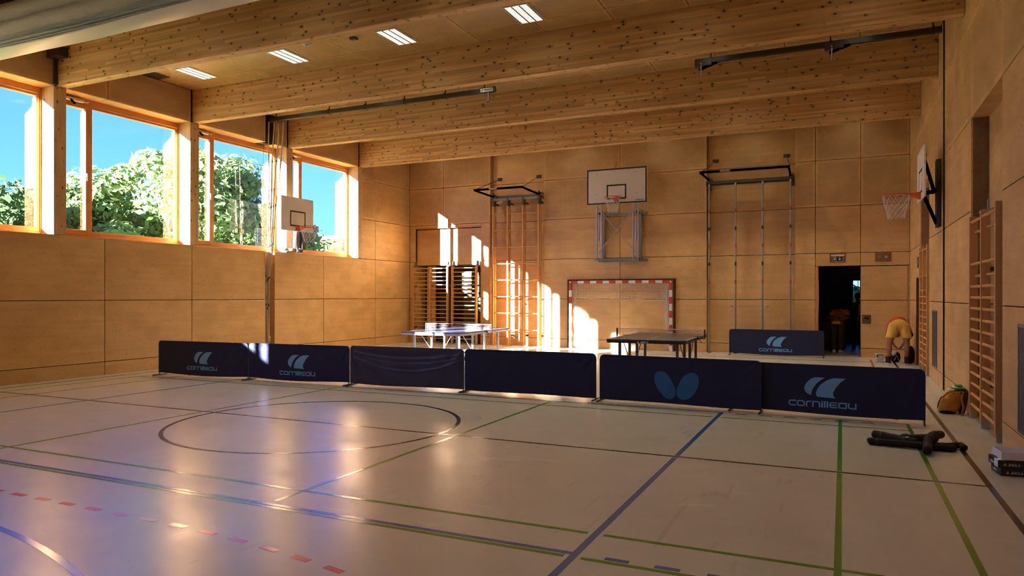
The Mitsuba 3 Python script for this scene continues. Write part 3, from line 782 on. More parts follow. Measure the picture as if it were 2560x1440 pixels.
# ================================================================ handball goal
def goal():
    t = thing('handball_goal', 'red and white banded handball goal with a folded net against the end wall', 'goal')
    x0, x1, zt, y0, y1 = -7.57, -4.43, 2.045, 20.42, 20.50
    mat('goal_red', srgb(176, 62, 30), 0.4); mat('goal_white', srgb(226, 228, 232), 0.4)
    for x, s in ((x0, 1), (x1, -1)):
        xa, xb = (x, x + 0.08) if s > 0 else (x - 0.08, x)
        mb = MB(); mb.box(xa, xb, y0, y1, zt - 0.28, zt, 0.004).box(xb if s > 0 else xa - 0.2, xb + 0.2 if s > 0 else xa, y0, y1, zt - 0.08, zt, 0.004)
        part(t, 'corner', mb, 'goal_red')
        mb = MB(); mb.poly(Polygon([(0.03, 0), (0, 0.03), (-0.03, 0), (0, -0.03)]), 0.002); part(t, 'corner_mark', mb, 'goal_white', M=frame((x + s * 0.04, y0 - 0.0005, zt - 0.04), (1, 0, 0), (0, 0, 1), (0, -1, 0)))
        z, i = zt - 0.28, 0
        while z > 0.01:
            z2 = max(0.0, z - 0.2); mb = MB(); mb.box(xa, xb, y0, y1, z2, z, 0.002)
            part(t, 'red_band' if i % 2 else 'white_band', mb, 'goal_red' if i % 2 else 'goal_white'); z = z2; i += 1
    xs = np.linspace(x0 + 0.28, x1 - 0.28, 14)
    for i in range(13):
        mb = MB(); mb.box(xs[i], xs[i + 1], y0, y1, zt - 0.08, zt, 0.002)
        part(t, 'red_band' if i % 2 else 'white_band', mb, 'goal_red' if i % 2 else 'goal_white')
    mb = MB(); mb.box((xs[6] + xs[7]) / 2 - 0.08, (xs[6] + xs[7]) / 2 + 0.08, y0 - 0.002, y0, zt - 0.065, zt - 0.015); mat('sticker', srgb(222, 190, 120), 0.5); part(t, 'sticker', mb, 'sticker', label='small yellowish sticker')
    mb = MB()
    mb.box(x0 - 0.10, x0 - 0.035, 20.56, 20.65, 0, zt + 0.05).box(x1 + 0.02, x1 + 0.06, 20.50, 20.65, 0, zt + 0.05).box(x0 - 0.10, x1 + 0.06, 20.56, 20.65, zt + 0.015, zt + 0.05)
    part(t, 'wall_frame', mb, 'backing', label='dark frame against the wall')
    mb = MB()
    for x in (x0 + 0.04, x1 - 0.04):
        for z in (0.5, 1.6):
            mb.bar((x, 20.5, z), (x, 20.66, z), 0.015, 8)
    part(t, 'wall_bracket', mb, 'dark_steel')
    # net: hung along the crossbar, gathered down the posts
    rg = np.random.default_rng(3)
    mb = MB(); R = 0.0026
    xs2 = np.linspace(x0 + 0.12, x1 - 0.18, 44); ph = rg.uniform(-0.02, 0.02, 44)
    dep = lambda x: 20.55 + 0.03 * math.sin(x * 7)
    for i, x in enumerate(xs2):
        n = 6
        mb.tube([(x + ph[i] * k / n + 0.012 * math.sin(3 * k + i), dep(x + k), 1.945 - 0.47 * k / n) for k in range(n + 1)], R, 4)
    for j, z in enumerate((1.94, 1.86, 1.77, 1.68, 1.59, 1.52, 1.475)):
        mb.tube([(x, dep(x + j), z + 0.012 * math.sin(9 * x + j * 2.1) - 0.01 * math.cos(4 * x)) for x in np.linspace(x0 + 0.1, x1 - 0.15, 60)], R * (1.8 if j == 6 else 1), 4)
    for x, s in ((x0 + 0.10, 1), (x1 - 0.11, -1)):
        for k in range(11):
            o = s * k * 0.010; w = rg.uniform(0, 6)
            mb.tube([(x + o + 0.018 * math.sin(z * 6 + w), 20.54 + 0.008 * k % 0.05, z) for z in np.linspace(1.95, 0.04 + 0.1 * rg.random(), 26)], R, 4)
        for z in np.linspace(0.1, 1.9, 26):
            mb.tube([(x + s * u * 0.12, 20.54 + 0.01 * math.sin(u * 9), z - 0.05 * math.sin(u * 3)) for u in np.linspace(0, 1, 6)], R, 4)
    for k in range(4):
        mb.tube([(-4.80 + 0.035 * k + 0.2 * (1 - u) ** 1.3 * 0 + 0.17 * u + 0.01 * math.sin(9 * u + k), 20.55, 1.93 - (1.2 + 0.2 * k) * u) for u in np.linspace(0, 1, 14)], R, 4)
    part(t, 'net', mb, 'net_white', label='white net, bunched up')
goal()

# ================================================================ basketball hoops
def hoop_net(c, R, L, n=12):
    """knotted net hanging from a ring, narrowing downwards"""
    mb = MB(); rows = 6
    def pt(i, j):
        u = j / rows
        r = R * (1 - 0.46 * u ** 0.75 + 0.06 * max(0, u - 0.85) / 0.15)
        a = 2 * math.pi * (i + 0.5 * j) / n
        return np.array(c) + [r * math.cos(a), r * math.sin(a), -L * (0.30 + 0.70 * (u - 1 / rows) / (1 - 1 / rows)) if j > 0 else 0]
    for i in range(n):
        for j in range(rows):
            mb.tube([pt(i, j), pt(i, j + 1)], 0.0035, 4); mb.tube([pt(i, j), pt(i - 1, j + 1)], 0.0035, 4)
    return mb
def ring(c, R, r=0.009, n=40):
    mb = MB(); mb.tube([(c[0] + R * math.cos(a), c[1] + R * math.sin(a), c[2]) for a in np.linspace(0, 2 * math.pi, n, endpoint=False)], r, 8, closed=True); return mb
def rect_frame(mb, x0, x1, z0, z1, w, d0, d1):
    mb.box(x0, x1, d0, d1, z0, z0 + w).box(x0, x1, d0, d1, z1 - w, z1).box(x0, x0 + w, d0, d1, z0 + w, z1 - w).box(x1 - w, x1, d0, d1, z0 + w, z1 - w)
    return mb
def smudge_text(parent, x0, z0, w, h, M, m):
    """a maker's mark too small to read in the photograph: a slanted tick and a row of strokes"""
    rg = np.random.default_rng(8); mb = MB()
    mb.poly(Polygon([(0, 0), (0.03 * w, 0), (0.13 * w, h * 0.62), (0.20 * w, h), (0.10 * w, h), (0.05 * w, 0.5 * h)]), 0.001)
    x = 0.27 * w
    while x < w:
        a = w * rg.uniform(0.03, 0.05); mb.poly(sbox(x, h * 0.42, min(x + a, w), h * rg.uniform(0.72, 0.9)), 0.001); x += a + w * 0.012
    mb.poly(sbox(0.27 * w, h * 0.12, 0.8 * w, h * 0.2), 0.001)
    part(parent, 'maker_mark', mb, m, M=M @ frame((x0, z0, 0), (1, 0, 0), (0, 1, 0), (0, 0, 1)))

def big_hoop():
    t = thing('basketball_hoop', 'large white board with black border and orange ring, on a lift frame on the end wall', 'basketball hoop')
    cx, yb = -5.955, 20.02
    x0, x1, z0, z1 = cx - 0.9, cx + 0.9, 4.265, 5.305
    mb = MB(); mb.box(x0, x1, yb, yb + 0.03, z0, z1, 0.004); b = part(t, 'backboard', mb, 'board_white')
    mb = MB(); rect_frame(mb, x0 + 0.004, x1 - 0.004, z0 + 0.004, z1 - 0.004, 0.045, yb - 0.0015, yb); rect_frame(mb, cx - 0.295, cx + 0.295, 4.40, 4.83, 0.045, yb - 0.0015, yb)
    part(b, 'marking', mb, 'black_print')
    for dx, dz in ((-0.6, 4.56), (0.6, 4.56), (-0.6, 5.16), (0.6, 5.16)):
        mb = MB(); mb.disc((cx + dx, yb - 0.002, dz), (0, 1, 0), 0.011, 0.004, 10); part(b, 'bolt', mb, 'dark_steel')
    smudge_text(b, 0, 0, 0.27, 0.05, frame((cx + 0.56, yb - 0.002, 4.325), (1, 0, 0), (0, 0, 1), (0, -1, 0)), 'black_print')
    c = (cx, yb - 0.375, 4.415)
    mb = ring(c, 0.234, 0.010); mb.box(cx - 0.07, cx + 0.07, yb - 0.02, yb, 4.32, 4.47, 0.004)
    for s in (-1, 1):
        mb.bar((cx + s * 0.06, yb - 0.01, 4.42), (cx + s * 0.12, yb - 0.19, 4.415), 0.010, 8)
        mb.bar((cx + s * 0.05, yb - 0.01, 4.33), (cx + s * 0.05, yb - 0.18, 4.405), 0.010, 8)
    part(t, 'rim', mb, 'orange_steel', smooth=40)
    part(t, 'net', hoop_net((c[0], c[1], c[2] - 0.008), 0.228, 0.42), 'net_white', smooth=50)
    for dx in (-0.625, -0.475, 0.475, 0.625):
        mb = MB(); mb.box(cx + dx - 0.024, cx + dx + 0.024, 20.06, 20.11, 2.62, 4.9, 0.005); part(t, 'upright', mb, 'galvanised')
    for a, bq in (((-0.61, 4.20), (0.61, 2.80)), ((0.61, 4.24), (-0.61, 2.78))):
        mb = MB(); mb.bar((cx + a[0], 20.05, a[1]), (cx + bq[0], 20.05, bq[1]), 0.014, 8); part(t, 'cross_brace', mb, 'galvanised', smooth=50)
    for dx in (-0.56, 0.56):
        mb = MB(); mb.box(cx + dx - 0.045, cx + dx + 0.045, 20.5, 20.64, 2.6, 4.12, 0.006); part(t, 'wall_rail', mb, 'grey_steel')
        mb = MB(); mb.bar((cx + dx, 20.10, 3.21), (cx + dx, 20.10, 3.62), 0.024, 10).bar((cx + dx, 20.10, 3.62), (cx + dx, 20.10, 4.1), 0.014, 10); part(t, 'lift_spring', mb, 'galvanised', smooth=50)
        for z in (2.66, 4.02):
            mb = MB(); mb.rectbar((cx + dx, 20.09, z), (cx + dx, 20.56, z), 0.04, 0.05); part(t, 'link_arm', mb, 'grey_steel')
    for z in (2.64, 4.02):
        mb = MB(); mb.box(cx - 0.72, cx + 0.78, 20.55, 20.63, z - 0.035, z + 0.035, 0.005); part(t, 'cross_rail', mb, 'grey_steel')
    mb = MB(); mb.box(cx - 0.66, cx + 0.66, 20.05, 20.1, 4.62, 4.68, 0.004).box(cx - 0.66, cx + 0.66, 20.05, 20.1, 2.63, 2.68, 0.004); part(t, 'frame_rail', mb, 'grey_steel')
big_hoop()

def small_hoop(label, M, mount):
    """practice board: local x along the wall, local y out of the wall (board's front at y=0.0), z up from the floor"""
    t = thing('basketball_hoop', label, 'basketball hoop')
    def put(par, n, mb, m, **k): return part(par, n, mb, m, M=M, **k)
    mb = MB(); mb.box(-0.6, 0.6, -0.03, 0.0, 3.28, 4.16, 0.004); b = put(t, 'backboard', mb, 'board_white')
    mb = MB(); rect_frame(mb, -0.29, 0.29, 3.40, 3.81, 0.04, 0.0, 0.0015); put(b, 'marking', mb, 'black_print')
    for dx, dz in ((-0.5, 3.36), (0.5, 3.36), (-0.5, 4.1), (0.5, 4.1)):
        mb = MB(); mb.disc((dx, 0.002, dz), (0, 1, 0), 0.010, 0.004, 10); put(b, 'bolt', mb, 'dark_steel')
    c = (0, 0.375, 3.385)
    mb = ring(c, 0.234, 0.010)
    mb.mesh(trimesh.convex.convex_hull(np.array([[s * w, y, z] for s in (-1, 1) for w, y, z in ((0.085, 0.002, 3.30), (0.085, 0.002, 3.42), (0.12, 0.17, 3.375), (0.12, 0.17, 3.395))])))
    put(t, 'rim', mb, 'orange_steel', smooth=40)
    mb = hoop_net((c[0], c[1], c[2] - 0.008), 0.228, 0.40); put(t, 'net', mb, 'net_white', smooth=50)
    mount(t, put)
def mount_right(t, put):
    mb = MB(); mb.box(-0.06, 0.06, -0.30, -0.24, 2.80, 3.98, 0.006); put(t, 'mast', mb, 'black_steel')
    mb = MB(); mb.box(0.14, 0.18, -0.30, -0.24, 2.80, 3.98, 0.006).box(-0.06, 0.18, -0.30, -0.25, 2.82, 2.9, 0.004).box(-0.06, 0.18, -0.30, -0.25, 3.88, 3.96, 0.004); put(t, 'wall_plate', mb, 'black_steel')
    for s in (-0.03, 0.15):
        mb = MB(); mb.rectbar((s, -0.06, 4.02), (s, -0.22, 3.40), 0.03, 0.05, (1, 0, 0)).rectbar((s, -0.06, 3.36), (s, -0.25, 2.86), 0.03, 0.05, (1, 0, 0)); put(t, 'support_arm', mb, 'black_steel')
        mb = MB(); mb.rectbar((s, -0.05, 3.40), (s, -0.28, 3.45), 0.04, 0.05); put(t, 'joint', mb, 'dark_steel')
    mb = MB(); mb.box(-0.4, 0.5, -0.06, -0.03, 3.98, 4.02, 0.003).box(-0.4, 0.5, -0.06, -0.03, 3.34, 3.38, 0.003); put(t, 'back_rail', mb, 'black_steel')
def mount_left(t, put):
    mb = MB(); mb.box(0.28, 0.42, -0.28, -0.10, 2.82, 3.46, 0.008); put(t, 'mast', mb, 'black_steel')
    mb = MB(); mb.box(0.14, 0.27, -0.30, -0.26, 2.86, 3.44, 0.006).box(0.14, 0.27, -0.20, -0.17, 2.86, 3.44, 0.006); put(t, 'hinge_plate', mb, 'galvanised')
    mb = MB(); mb.box(-0.12, 0.10, -0.47, -0.455, 2.79, 2.87, 0.004).box(0.08, 0.40, -0.47, -0.27, 2.78, 2.85, 0.006); put(t, 'post_clamp', mb, 'galvanised')
    mb = MB(); mb.box(0.20, 0.36, -0.26, -0.15, 2.75, 2.83, 0.006); put(t, 'lower_joint', mb, 'dark_steel')
    mb = MB(); mb.box(-0.4, 0.4, -0.06, -0.03, 3.40, 3.45, 0.003).box(-0.4, 0.4, -0.06, -0.03, 3.96, 4.0, 0.003).rectbar((0.3, -0.05, 3.98), (0.35, -0.2, 3.44), 0.04, 0.04, (1, 0, 0)); put(t, 'back_rail', mb, 'black_steel')
small_hoop('small plain white board with orange ring in front of the last window', frame((-12.98, 14.60, 0), (0, 1, 0), (1, 0, 0), (0, 0, 1)) @ np.diag([1.0, 1, 1, 1]), mount_left)
small_hoop('small white board with orange ring on a black mast on the right wall', frame((1.24, 14.36, 0), (0, 1, 0), (-1, 0, 0), (0, 0, 1)), mount_right)
# ================================================================ swing-out climbing ladder on the end wall
def maker_plate(t, x0, x1, z0, z1, y):
    mb = MB(); mb.box(x0, x1, y, y + 0.004, z0, z1); p = part(t, 'maker_plate', mb, 'white_paint', label='pale maker plate')
    smudge_text(p, 0, 0, (x1 - x0) * 0.85, (z1 - z0) * 0.75, frame((x0 + (x1 - x0) * 0.08, y - 0.0015, z0 + (z1 - z0) * 0.12), (1, 0, 0), (0, 0, 1), (0, -1, 0)), 'black_print')
def outrigger(t, x0, x1, zb, yb, bx0, bx1, bz, px0, px1, pz):
    mb = MB(); mb.rectbar((x0 - 0.03, yb, zb), (x1 + 0.03, yb, zb), 0.05, 0.06); part(t, 'swing_bar', mb, 'dark_steel')
    for a, b, px in ((x0, bx0, px0), (x1, bx1, px1)):
        mb = MB(); mb.rectbar((a, yb, zb - 0.01), (px, 20.52, pz), 0.045, 0.05); part(t, 'swing_arm', mb, 'dark_steel')
        mb = MB(); mb.bar((a + 0.03, yb + 0.02, zb + 0.02), (b, 20.82, bz), 0.011, 8); part(t, 'tie_rod', mb, 'dark_steel', smooth=50)
        mb = MB(); mb.box(b - 0.08, b + 0.08, 20.825, 20.848, bz - 0.05, bz + 0.05, 0.004)
        for dx in (-0.05, 0.05): mb.disc((b + dx, 20.822, bz), (0, 1, 0), 0.016, 0.01, 8)
        part(t, 'wall_plate', mb, 'black_steel')
        mb = MB(); mb.disc((px, 20.5, pz + 0.05), (1, 0, 0), 0.06, 0.03, 16).disc((px + 0.06, 20.5, pz + 0.02), (1, 0, 0), 0.045, 0.03, 16).box(px - 0.04, px + 0.09, 20.46, 20.62, pz - 0.07, pz + 0.02, 0.005); part(t, 'roller', mb, 'black_steel', smooth=40)
    maker_plate(t, x0 + 0.5, x0 + 0.76, zb - 0.022, zb + 0.022, yb - 0.031)
def climbing_ladder():
    t = thing('climbing_ladder', 'tall wooden climbing ladder of three bays with dark swing-out steel arms on the end wall', 'climbing ladder')
    X = (-10.165, -9.645, -9.115, -8.585)
    for x in X:
        mb = MB(); mb.box(x - 0.026, x + 0.026, 20.42, 20.50, 0.015, 4.47, 0.005); part(t, 'upright', mb, 'oak')
        mb = MB(); mb.box(x - 0.026, x + 0.026, 20.55, 20.63, 0.03, 4.47, 0.005); part(t, 'rear_upright', mb, 'oak')
        mb = MB(); mb.box(x - 0.028, x + 0.028, 20.415, 20.505, 4.45, 4.70, 0.004).box(x - 0.024, x + 0.024, 20.545, 20.635, 4.43, 4.68, 0.004); part(t, 'top_cap', mb, 'dark_steel')
    for i, (a, b) in enumerate(zip(X[:-1], X[1:])):
        for z in (0.51, 1.04, 1.565, 2.09, 2.61, 3.14, 3.67, 4.20):
            mb = MB(); mb.bar((a + 0.02, 20.46, z), (b - 0.02, 20.46, z), 0.019, 10); part(t, 'rung', mb, 'oak', smooth=40)
    mb = MB(); mb.box(X[0] - 0.03, X[-1] + 0.03, 20.43, 20.48, 4.62, 4.70, 0.004); part(t, 'top_rail', mb, 'grey_steel')
    mb = MB(); mb.box(X[0] - 0.12, X[-1] + 0.06, 20.66, 20.76, 4.72, 4.80, 0.004); part(t, 'wall_beam', mb, 'dark_steel')
    for x in (X[0] - 0.05, X[-1] + 0.03):
        mb = MB(); mb.box(x - 0.03, x + 0.03, 20.7, 20.85, 4.66, 4.84, 0.004); part(t, 'wall_bracket', mb, 'black_steel')
    outrigger(t, -10.17, -8.58, 4.81, 19.2, -10.11, -8.74, 5.37, X[0], X[-1], 4.76)
    for x in X:                                     # struts that hold the rear uprights to the niche
        mb = MB(); mb.box(x - 0.02, x + 0.02, 20.63, 20.85, 4.5, 4.56, 0.003).box(x - 0.02, x + 0.02, 20.63, 20.85, 0.3, 0.36, 0.003); part(t, 'stay', mb, 'dark_steel')
    mb = MB(); mb.tube([(-9.67 + 0.55 * u, 20.405, 1.30 - 0.05 * math.sin(math.pi * u) - 0.02 * u) for u in np.linspace(0, 1, 10)], 0.006, 6).disc((-8.98, 20.40, 1.33), (0, 1, 0), 0.03, 0.02, 12); part(t, 'lock_rod', mb, 'galvanised', smooth=50)
climbing_ladder()

# ================================================================ climbing poles
mat('pole_steel', srgb(150, 152, 156), 0.28, metallic=0.7)
mat('band_red', srgb(170, 52, 24), 0.5); mat('band_black', srgb(20, 20, 24), 0.5)
def climbing_poles():
    t = thing('climbing_pole_frame', 'set of four grey climbing poles with red and black bands under dark swing-out arms', 'climbing poles')
    X = (-3.40, -2.69, -1.98, -1.27)
    for x in X:
        mb = MB(); mb.bar((x, 20.5, 0.02), (x, 20.5, 4.72), 0.023, 14); p = part(t, 'pole', mb, 'pole_steel', smooth=50)
        for z, m in ((3.96, 'band_red'), (3.47, 'band_black'), (2.975, 'band_red'), (2.485, 'band_black'), (1.985, 'band_red')):
            mb = MB(); mb.bar((x, 20.5, z - 0.045), (x, 20.5, z + 0.045), 0.025, 14); part(p, 'band', mb, m, smooth=50)
        mb = MB(); mb.bar((x, 20.5, 4.66), (x, 20.5, 4.73), 0.03, 12); part(p, 'collar', mb, 'galvanised', smooth=50)
        mb = MB(); mb.disc((x, 20.5, 0.012), (0, 0, 1), 0.045, 0.024, 14); part(p, 'foot', mb, 'dark_steel', smooth=40)
    mb = MB(); mb.box(X[0] - 0.1, X[-1] + 0.1, 20.54, 20.62, 4.70, 4.82, 0.005); part(t, 'top_beam', mb, 'black_steel')
    mb = MB(); mb.box(X[0] - 0.02, X[-1] + 0.02, 20.47, 20.53, 4.73, 4.79, 0.004); part(t, 'pole_rail', mb, 'dark_steel')
    for x in (X[0] - 0.04, X[-1] + 0.05):
        mb = MB(); mb.box(x - 0.05, x + 0.05, 20.6, 20.85, 4.6, 4.86, 0.005); part(t, 'wall_bracket', mb, 'black_steel')
    outrigger(t, -3.43, -1.24, 4.88, 19.32, -3.28, -1.39, 5.43, X[0], X[-1], 4.84)
    mb = MB(); mb.bar((-2.79, 20.46, 1.30), (-1.86, 20.46, 1.30), 0.007, 6)
    for x in (-2.81, -1.85): mb.disc((x, 20.455, 1.31), (0, 1, 0), 0.035, 0.03, 12)
    part(t, 'lock_rod', mb, 'galvanised', smooth=50)
    mb = MB()
    for x in (-2.81, -1.85): mb.bar((x, 20.46, 1.31), (x, 20.85, 1.31), 0.010, 6)
    part(t, 'lock_stay', mb, 'dark_steel')
climbing_poles()

# ================================================================ wall bars
RUNGS = [2.50 - 0.1365 * i for i in range(18)]
def wall_bars(label, posts, yb, rungs, M, ztop=2.55, inset=(), plates=True, group='wall bars'):
    """local x along the wall, y out of the wall towards the room is negative"""
    t = thing('wall_bars', label, 'wall bars', group)
    for x in posts:
        mb = MB(); mb.box(x - 0.027, x + 0.027, yb, yb + 0.10, 0.05, ztop, 0.005); part(t, 'upright', mb, 'oak', M=M)
        mb = MB(); mb.box(x - 0.029, x + 0.029, yb + 0.01, yb + 0.09, 0.0, 0.10, 0.003); part(t, 'foot_plate', mb, 'galvanised', M=M)
    for a, b in zip(posts[:-1], posts[1:]):
        for i, z in enumerate(rungs):
            d = 0.075 if i in inset else 0.028
            mb = MB(); mb.bar((a + 0.02, yb + d, z), (b - 0.02, yb + d, z), 0.018, 10); part(t, 'rung', mb, 'oak', smooth=40, M=M)
    if plates:
        for x in plates if isinstance(plates, (list, tuple)) else (posts[0], posts[-1]):
            mb = MB(); mb.box(x - 0.045, x + 0.045, yb + 0.14, yb + 0.155, ztop + 0.03, ztop + 0.18, 0.004).bar((x - 0.05, yb + 0.08, ztop + 0.03), (x + 0.02, yb + 0.12, ztop + 0.05), 0.016, 8).box(x - 0.04, x + 0.04, yb + 0.05, yb + 0.15, ztop + 0.0, ztop + 0.03, 0.004)
            part(t, 'hinge_plate', mb, 'grey_steel', M=M)
    mb = MB()
    for x in posts:
        mb.box(x - 0.02, x + 0.02, yb + 0.10, yb + 0.24, 1.9, 1.95, 0.003).box(x - 0.02, x + 0.02, yb + 0.10, yb + 0.24, 0.5, 0.55, 0.003)
    part(t, 'wall_stay', mb, 'dark_steel', M=M)
    return t
I4 = np.eye(4)
wall_bars('wide double wall bars in the left corner of the end wall', (-13.17, -12.52, -11.85), 20.42, RUNGS, I4)
wall_bars('single wall bars in the end wall, right beside the wide double ones', (-11.67, -10.78), 20.42, RUNGS, I4)
RW = frame((0, 0, 0), (0, -1, 0), (1, 0, 0), (0, 0, 1))
R_Z = [2.56, 2.43, 2.01, 1.86] + [1.72 - 0.14 * i for i in range(12)]
wall_bars('tall oak wall bars in the right wall near the stack of boxes', (-11.04, -10.20, -9.30), 1.51, R_Z, RW, ztop=2.64, inset=(1, 3), plates=[-10.62], group=None)
wall_bars('distant oak wall bars in the right wall beyond the board on its mast', (-17.80, -17.05, -16.32), 1.51, R_Z, RW, ztop=2.64, inset=(1, 3), plates=[-17.3], group=None)
for y in (10.20, 17.05):
    pass

# ================================================================ ropes and rails under the ceiling
def rope_c(p, n, uv):
    return mix([0.36, 0.30, 0.21], [0.50, 0.43, 0.32], noise(p.x * 300.0 + p.z * 140.0, p.y * 300.0 + p.z * 90.0))
scene['rope'] = principled(mikit.proc(rope_c), 0.85, specular=0.2)
def rail(x0, x1, label, hangers, left_plate):
    t = thing('ceiling_rail', label, 'rail')
    y, z = 14.05, 6.13
    mb = MB(); mb.box(x0, x1, y - 0.045, y + 0.045, z - 0.05, z + 0.05, 0.006); part(t, 'channel', mb, 'black_steel')
    for x in hangers:
        mb = MB(); mb.box(x - 0.02, x + 0.02, y - 0.055, y + 0.055, z - 0.06, z + 0.07, 0.004).bar((x, y, z + 0.05), (x, y, ZC), 0.012, 8); part(t, 'hanger', mb, 'black_steel')
    return t, y, z
t, y, z = rail(-13.44, -6.93, 'dark rope rail with a pale maker plate at its end, under the ceiling', [-13.2, -11.5, -10.4, -9.3, -8.2, -7.2], True)
mb = MB(); mb.box(-7.30, -6.90, y - 0.055, y - 0.045, z - 0.055, z + 0.06, 0.004); part(t, 'end_cap', mb, 'black_steel')
maker_plate(t, -7.27, -6.96, z - 0.04, z + 0.04, y - 0.061)
mb = MB(); mb.box(-7.10, -7.08, y - 0.03, y + 0.03, z - 0.22, z - 0.05, 0.003).box(-7.16, -7.08, y - 0.03, y + 0.03, z - 0.22, z - 0.205, 0.003); part(t, 'pull_stop', mb, 'galvanised')
t, y, z = rail(-2.60, 1.53, 'heavy dark rail with two carriages, under the ceiling by the right wall', [-2.3, -0.2, 1.4], False)
for x in (-2.42, -0.12):
    mb = MB(); mb.box(x - 0.18, x + 0.14, y - 0.06, y + 0.06, z - 0.10, z + 0.03, 0.006).rectbar((x - 0.1, y - 0.02, z - 0.16), (x + 0.24, y - 0.02, z - 0.05), 0.05, 0.04); part(t, 'carriage', mb, 'dark_steel')
    mb = MB(); mb.bar((x - 0.06, y - 0.06, z - 0.09), (x - 0.06, y - 0.06, z - 0.30), 0.012, 8).disc((x - 0.06, y - 0.075, z - 0.06), (0, 1, 0), 0.015, 0.02, 10); part(t, 'pin', mb, 'galvanised', smooth=50)
rr = np.random.default_rng(21)
for i in range(4):
    t = thing('climbing_rope', f'climbing rope gathered at the window wall, {["nearest the wall", "second from the wall", "third from the wall", "farthest from the wall"][i]} of four', 'rope', 'gathered climbing ropes')
    x_top, y_top = -13.36 + 0.09 * i, 14.02 + 0.012 * i
    x_bot, y_bot = -13.56 + 0.05 * i, 14.02 + 0.025 * i
    pts = []
    for u in np.linspace(0, 1, 40):
        zz = 6.05 - (6.05 - (0.34 + 0.05 * i)) * u
        pinch = 0.35 + 0.65 * abs(2 * min(1, max(0, (zz - 2.9) / 3.0)) - 0.0) if zz > 2.7 else 0.35
        xx = -13.50 + (x_top + 13.50) * min(1, max(0, (zz - 2.2) / 3.6)) ** 0.8 + 0.02 * i + 0.01 * math.sin(zz * 2 + i)
        pts.append((xx, 14.03 + 0.03 * (i - 1.5) * pinch + 0.008 * math.sin(zz * 3 + 2 * i), zz))
    mb = MB(); mb.tube(pts, 0.016, 8); part(t, 'strand', mb, 'rope', smooth=60)
    mb = MB(); e = np.array(pts[-1]); mb.sphere(e + [0, 0, 0.01], (0.038, 0.038, 0.045), 2).tube([e, e + [0.01, 0.01, -0.10]], [0.016, 0.03], 8); part(t, 'end_knot', mb, 'rope', smooth=True)
    for zz, m in ((5.0, 'band_black'), (4.3, 'band_red'), (3.85, 'band_black'), (3.3, 'band_red'), (2.85, 'band_black'), (2.05, 'band_black'), (1.3, 'band_black')):
        k = int(np.argmin([abs(p_[2] - zz) for p_ in pts])); c = np.array(pts[k]); mb = MB(); mb.bar(c - [0, 0, 0.022], c + [0, 0, 0.022], 0.0185, 8); part(t, 'mark_ring', mb, m, smooth=50)
    mb = MB(); mb.tube([pts[0], (pts[0][0], 14.05, 6.09)], 0.012, 8).tube([(pts[0][0] + 0.03 * math.cos(a), 14.03, 6.03 + 0.03 * math.sin(a)) for a in np.linspace(0, 2 * math.pi, 12, endpoint=False)], 0.006, 6, closed=True); part(t, 'shackle', mb, 'dark_steel')
t = thing('pull_cord', 'thin dark pull cord hanging in front of the window left of the ropes', 'cord')
mb = MB(); mb.tube([(-13.40 - 0.05 * math.sin(u * 3), 13.80 + 0.10 * u, 5.53 - 3.6 * u) for u in np.linspace(0, 1, 20)], 0.004, 5)
mb.tube([(-13.46, 13.98 + 0.06 * math.sin(a), 1.75 + 0.25 * math.cos(a)) for a in np.linspace(0, 2 * math.pi, 24)], 0.004, 5); part(t, 'cord', mb, 'black_steel', smooth=50)

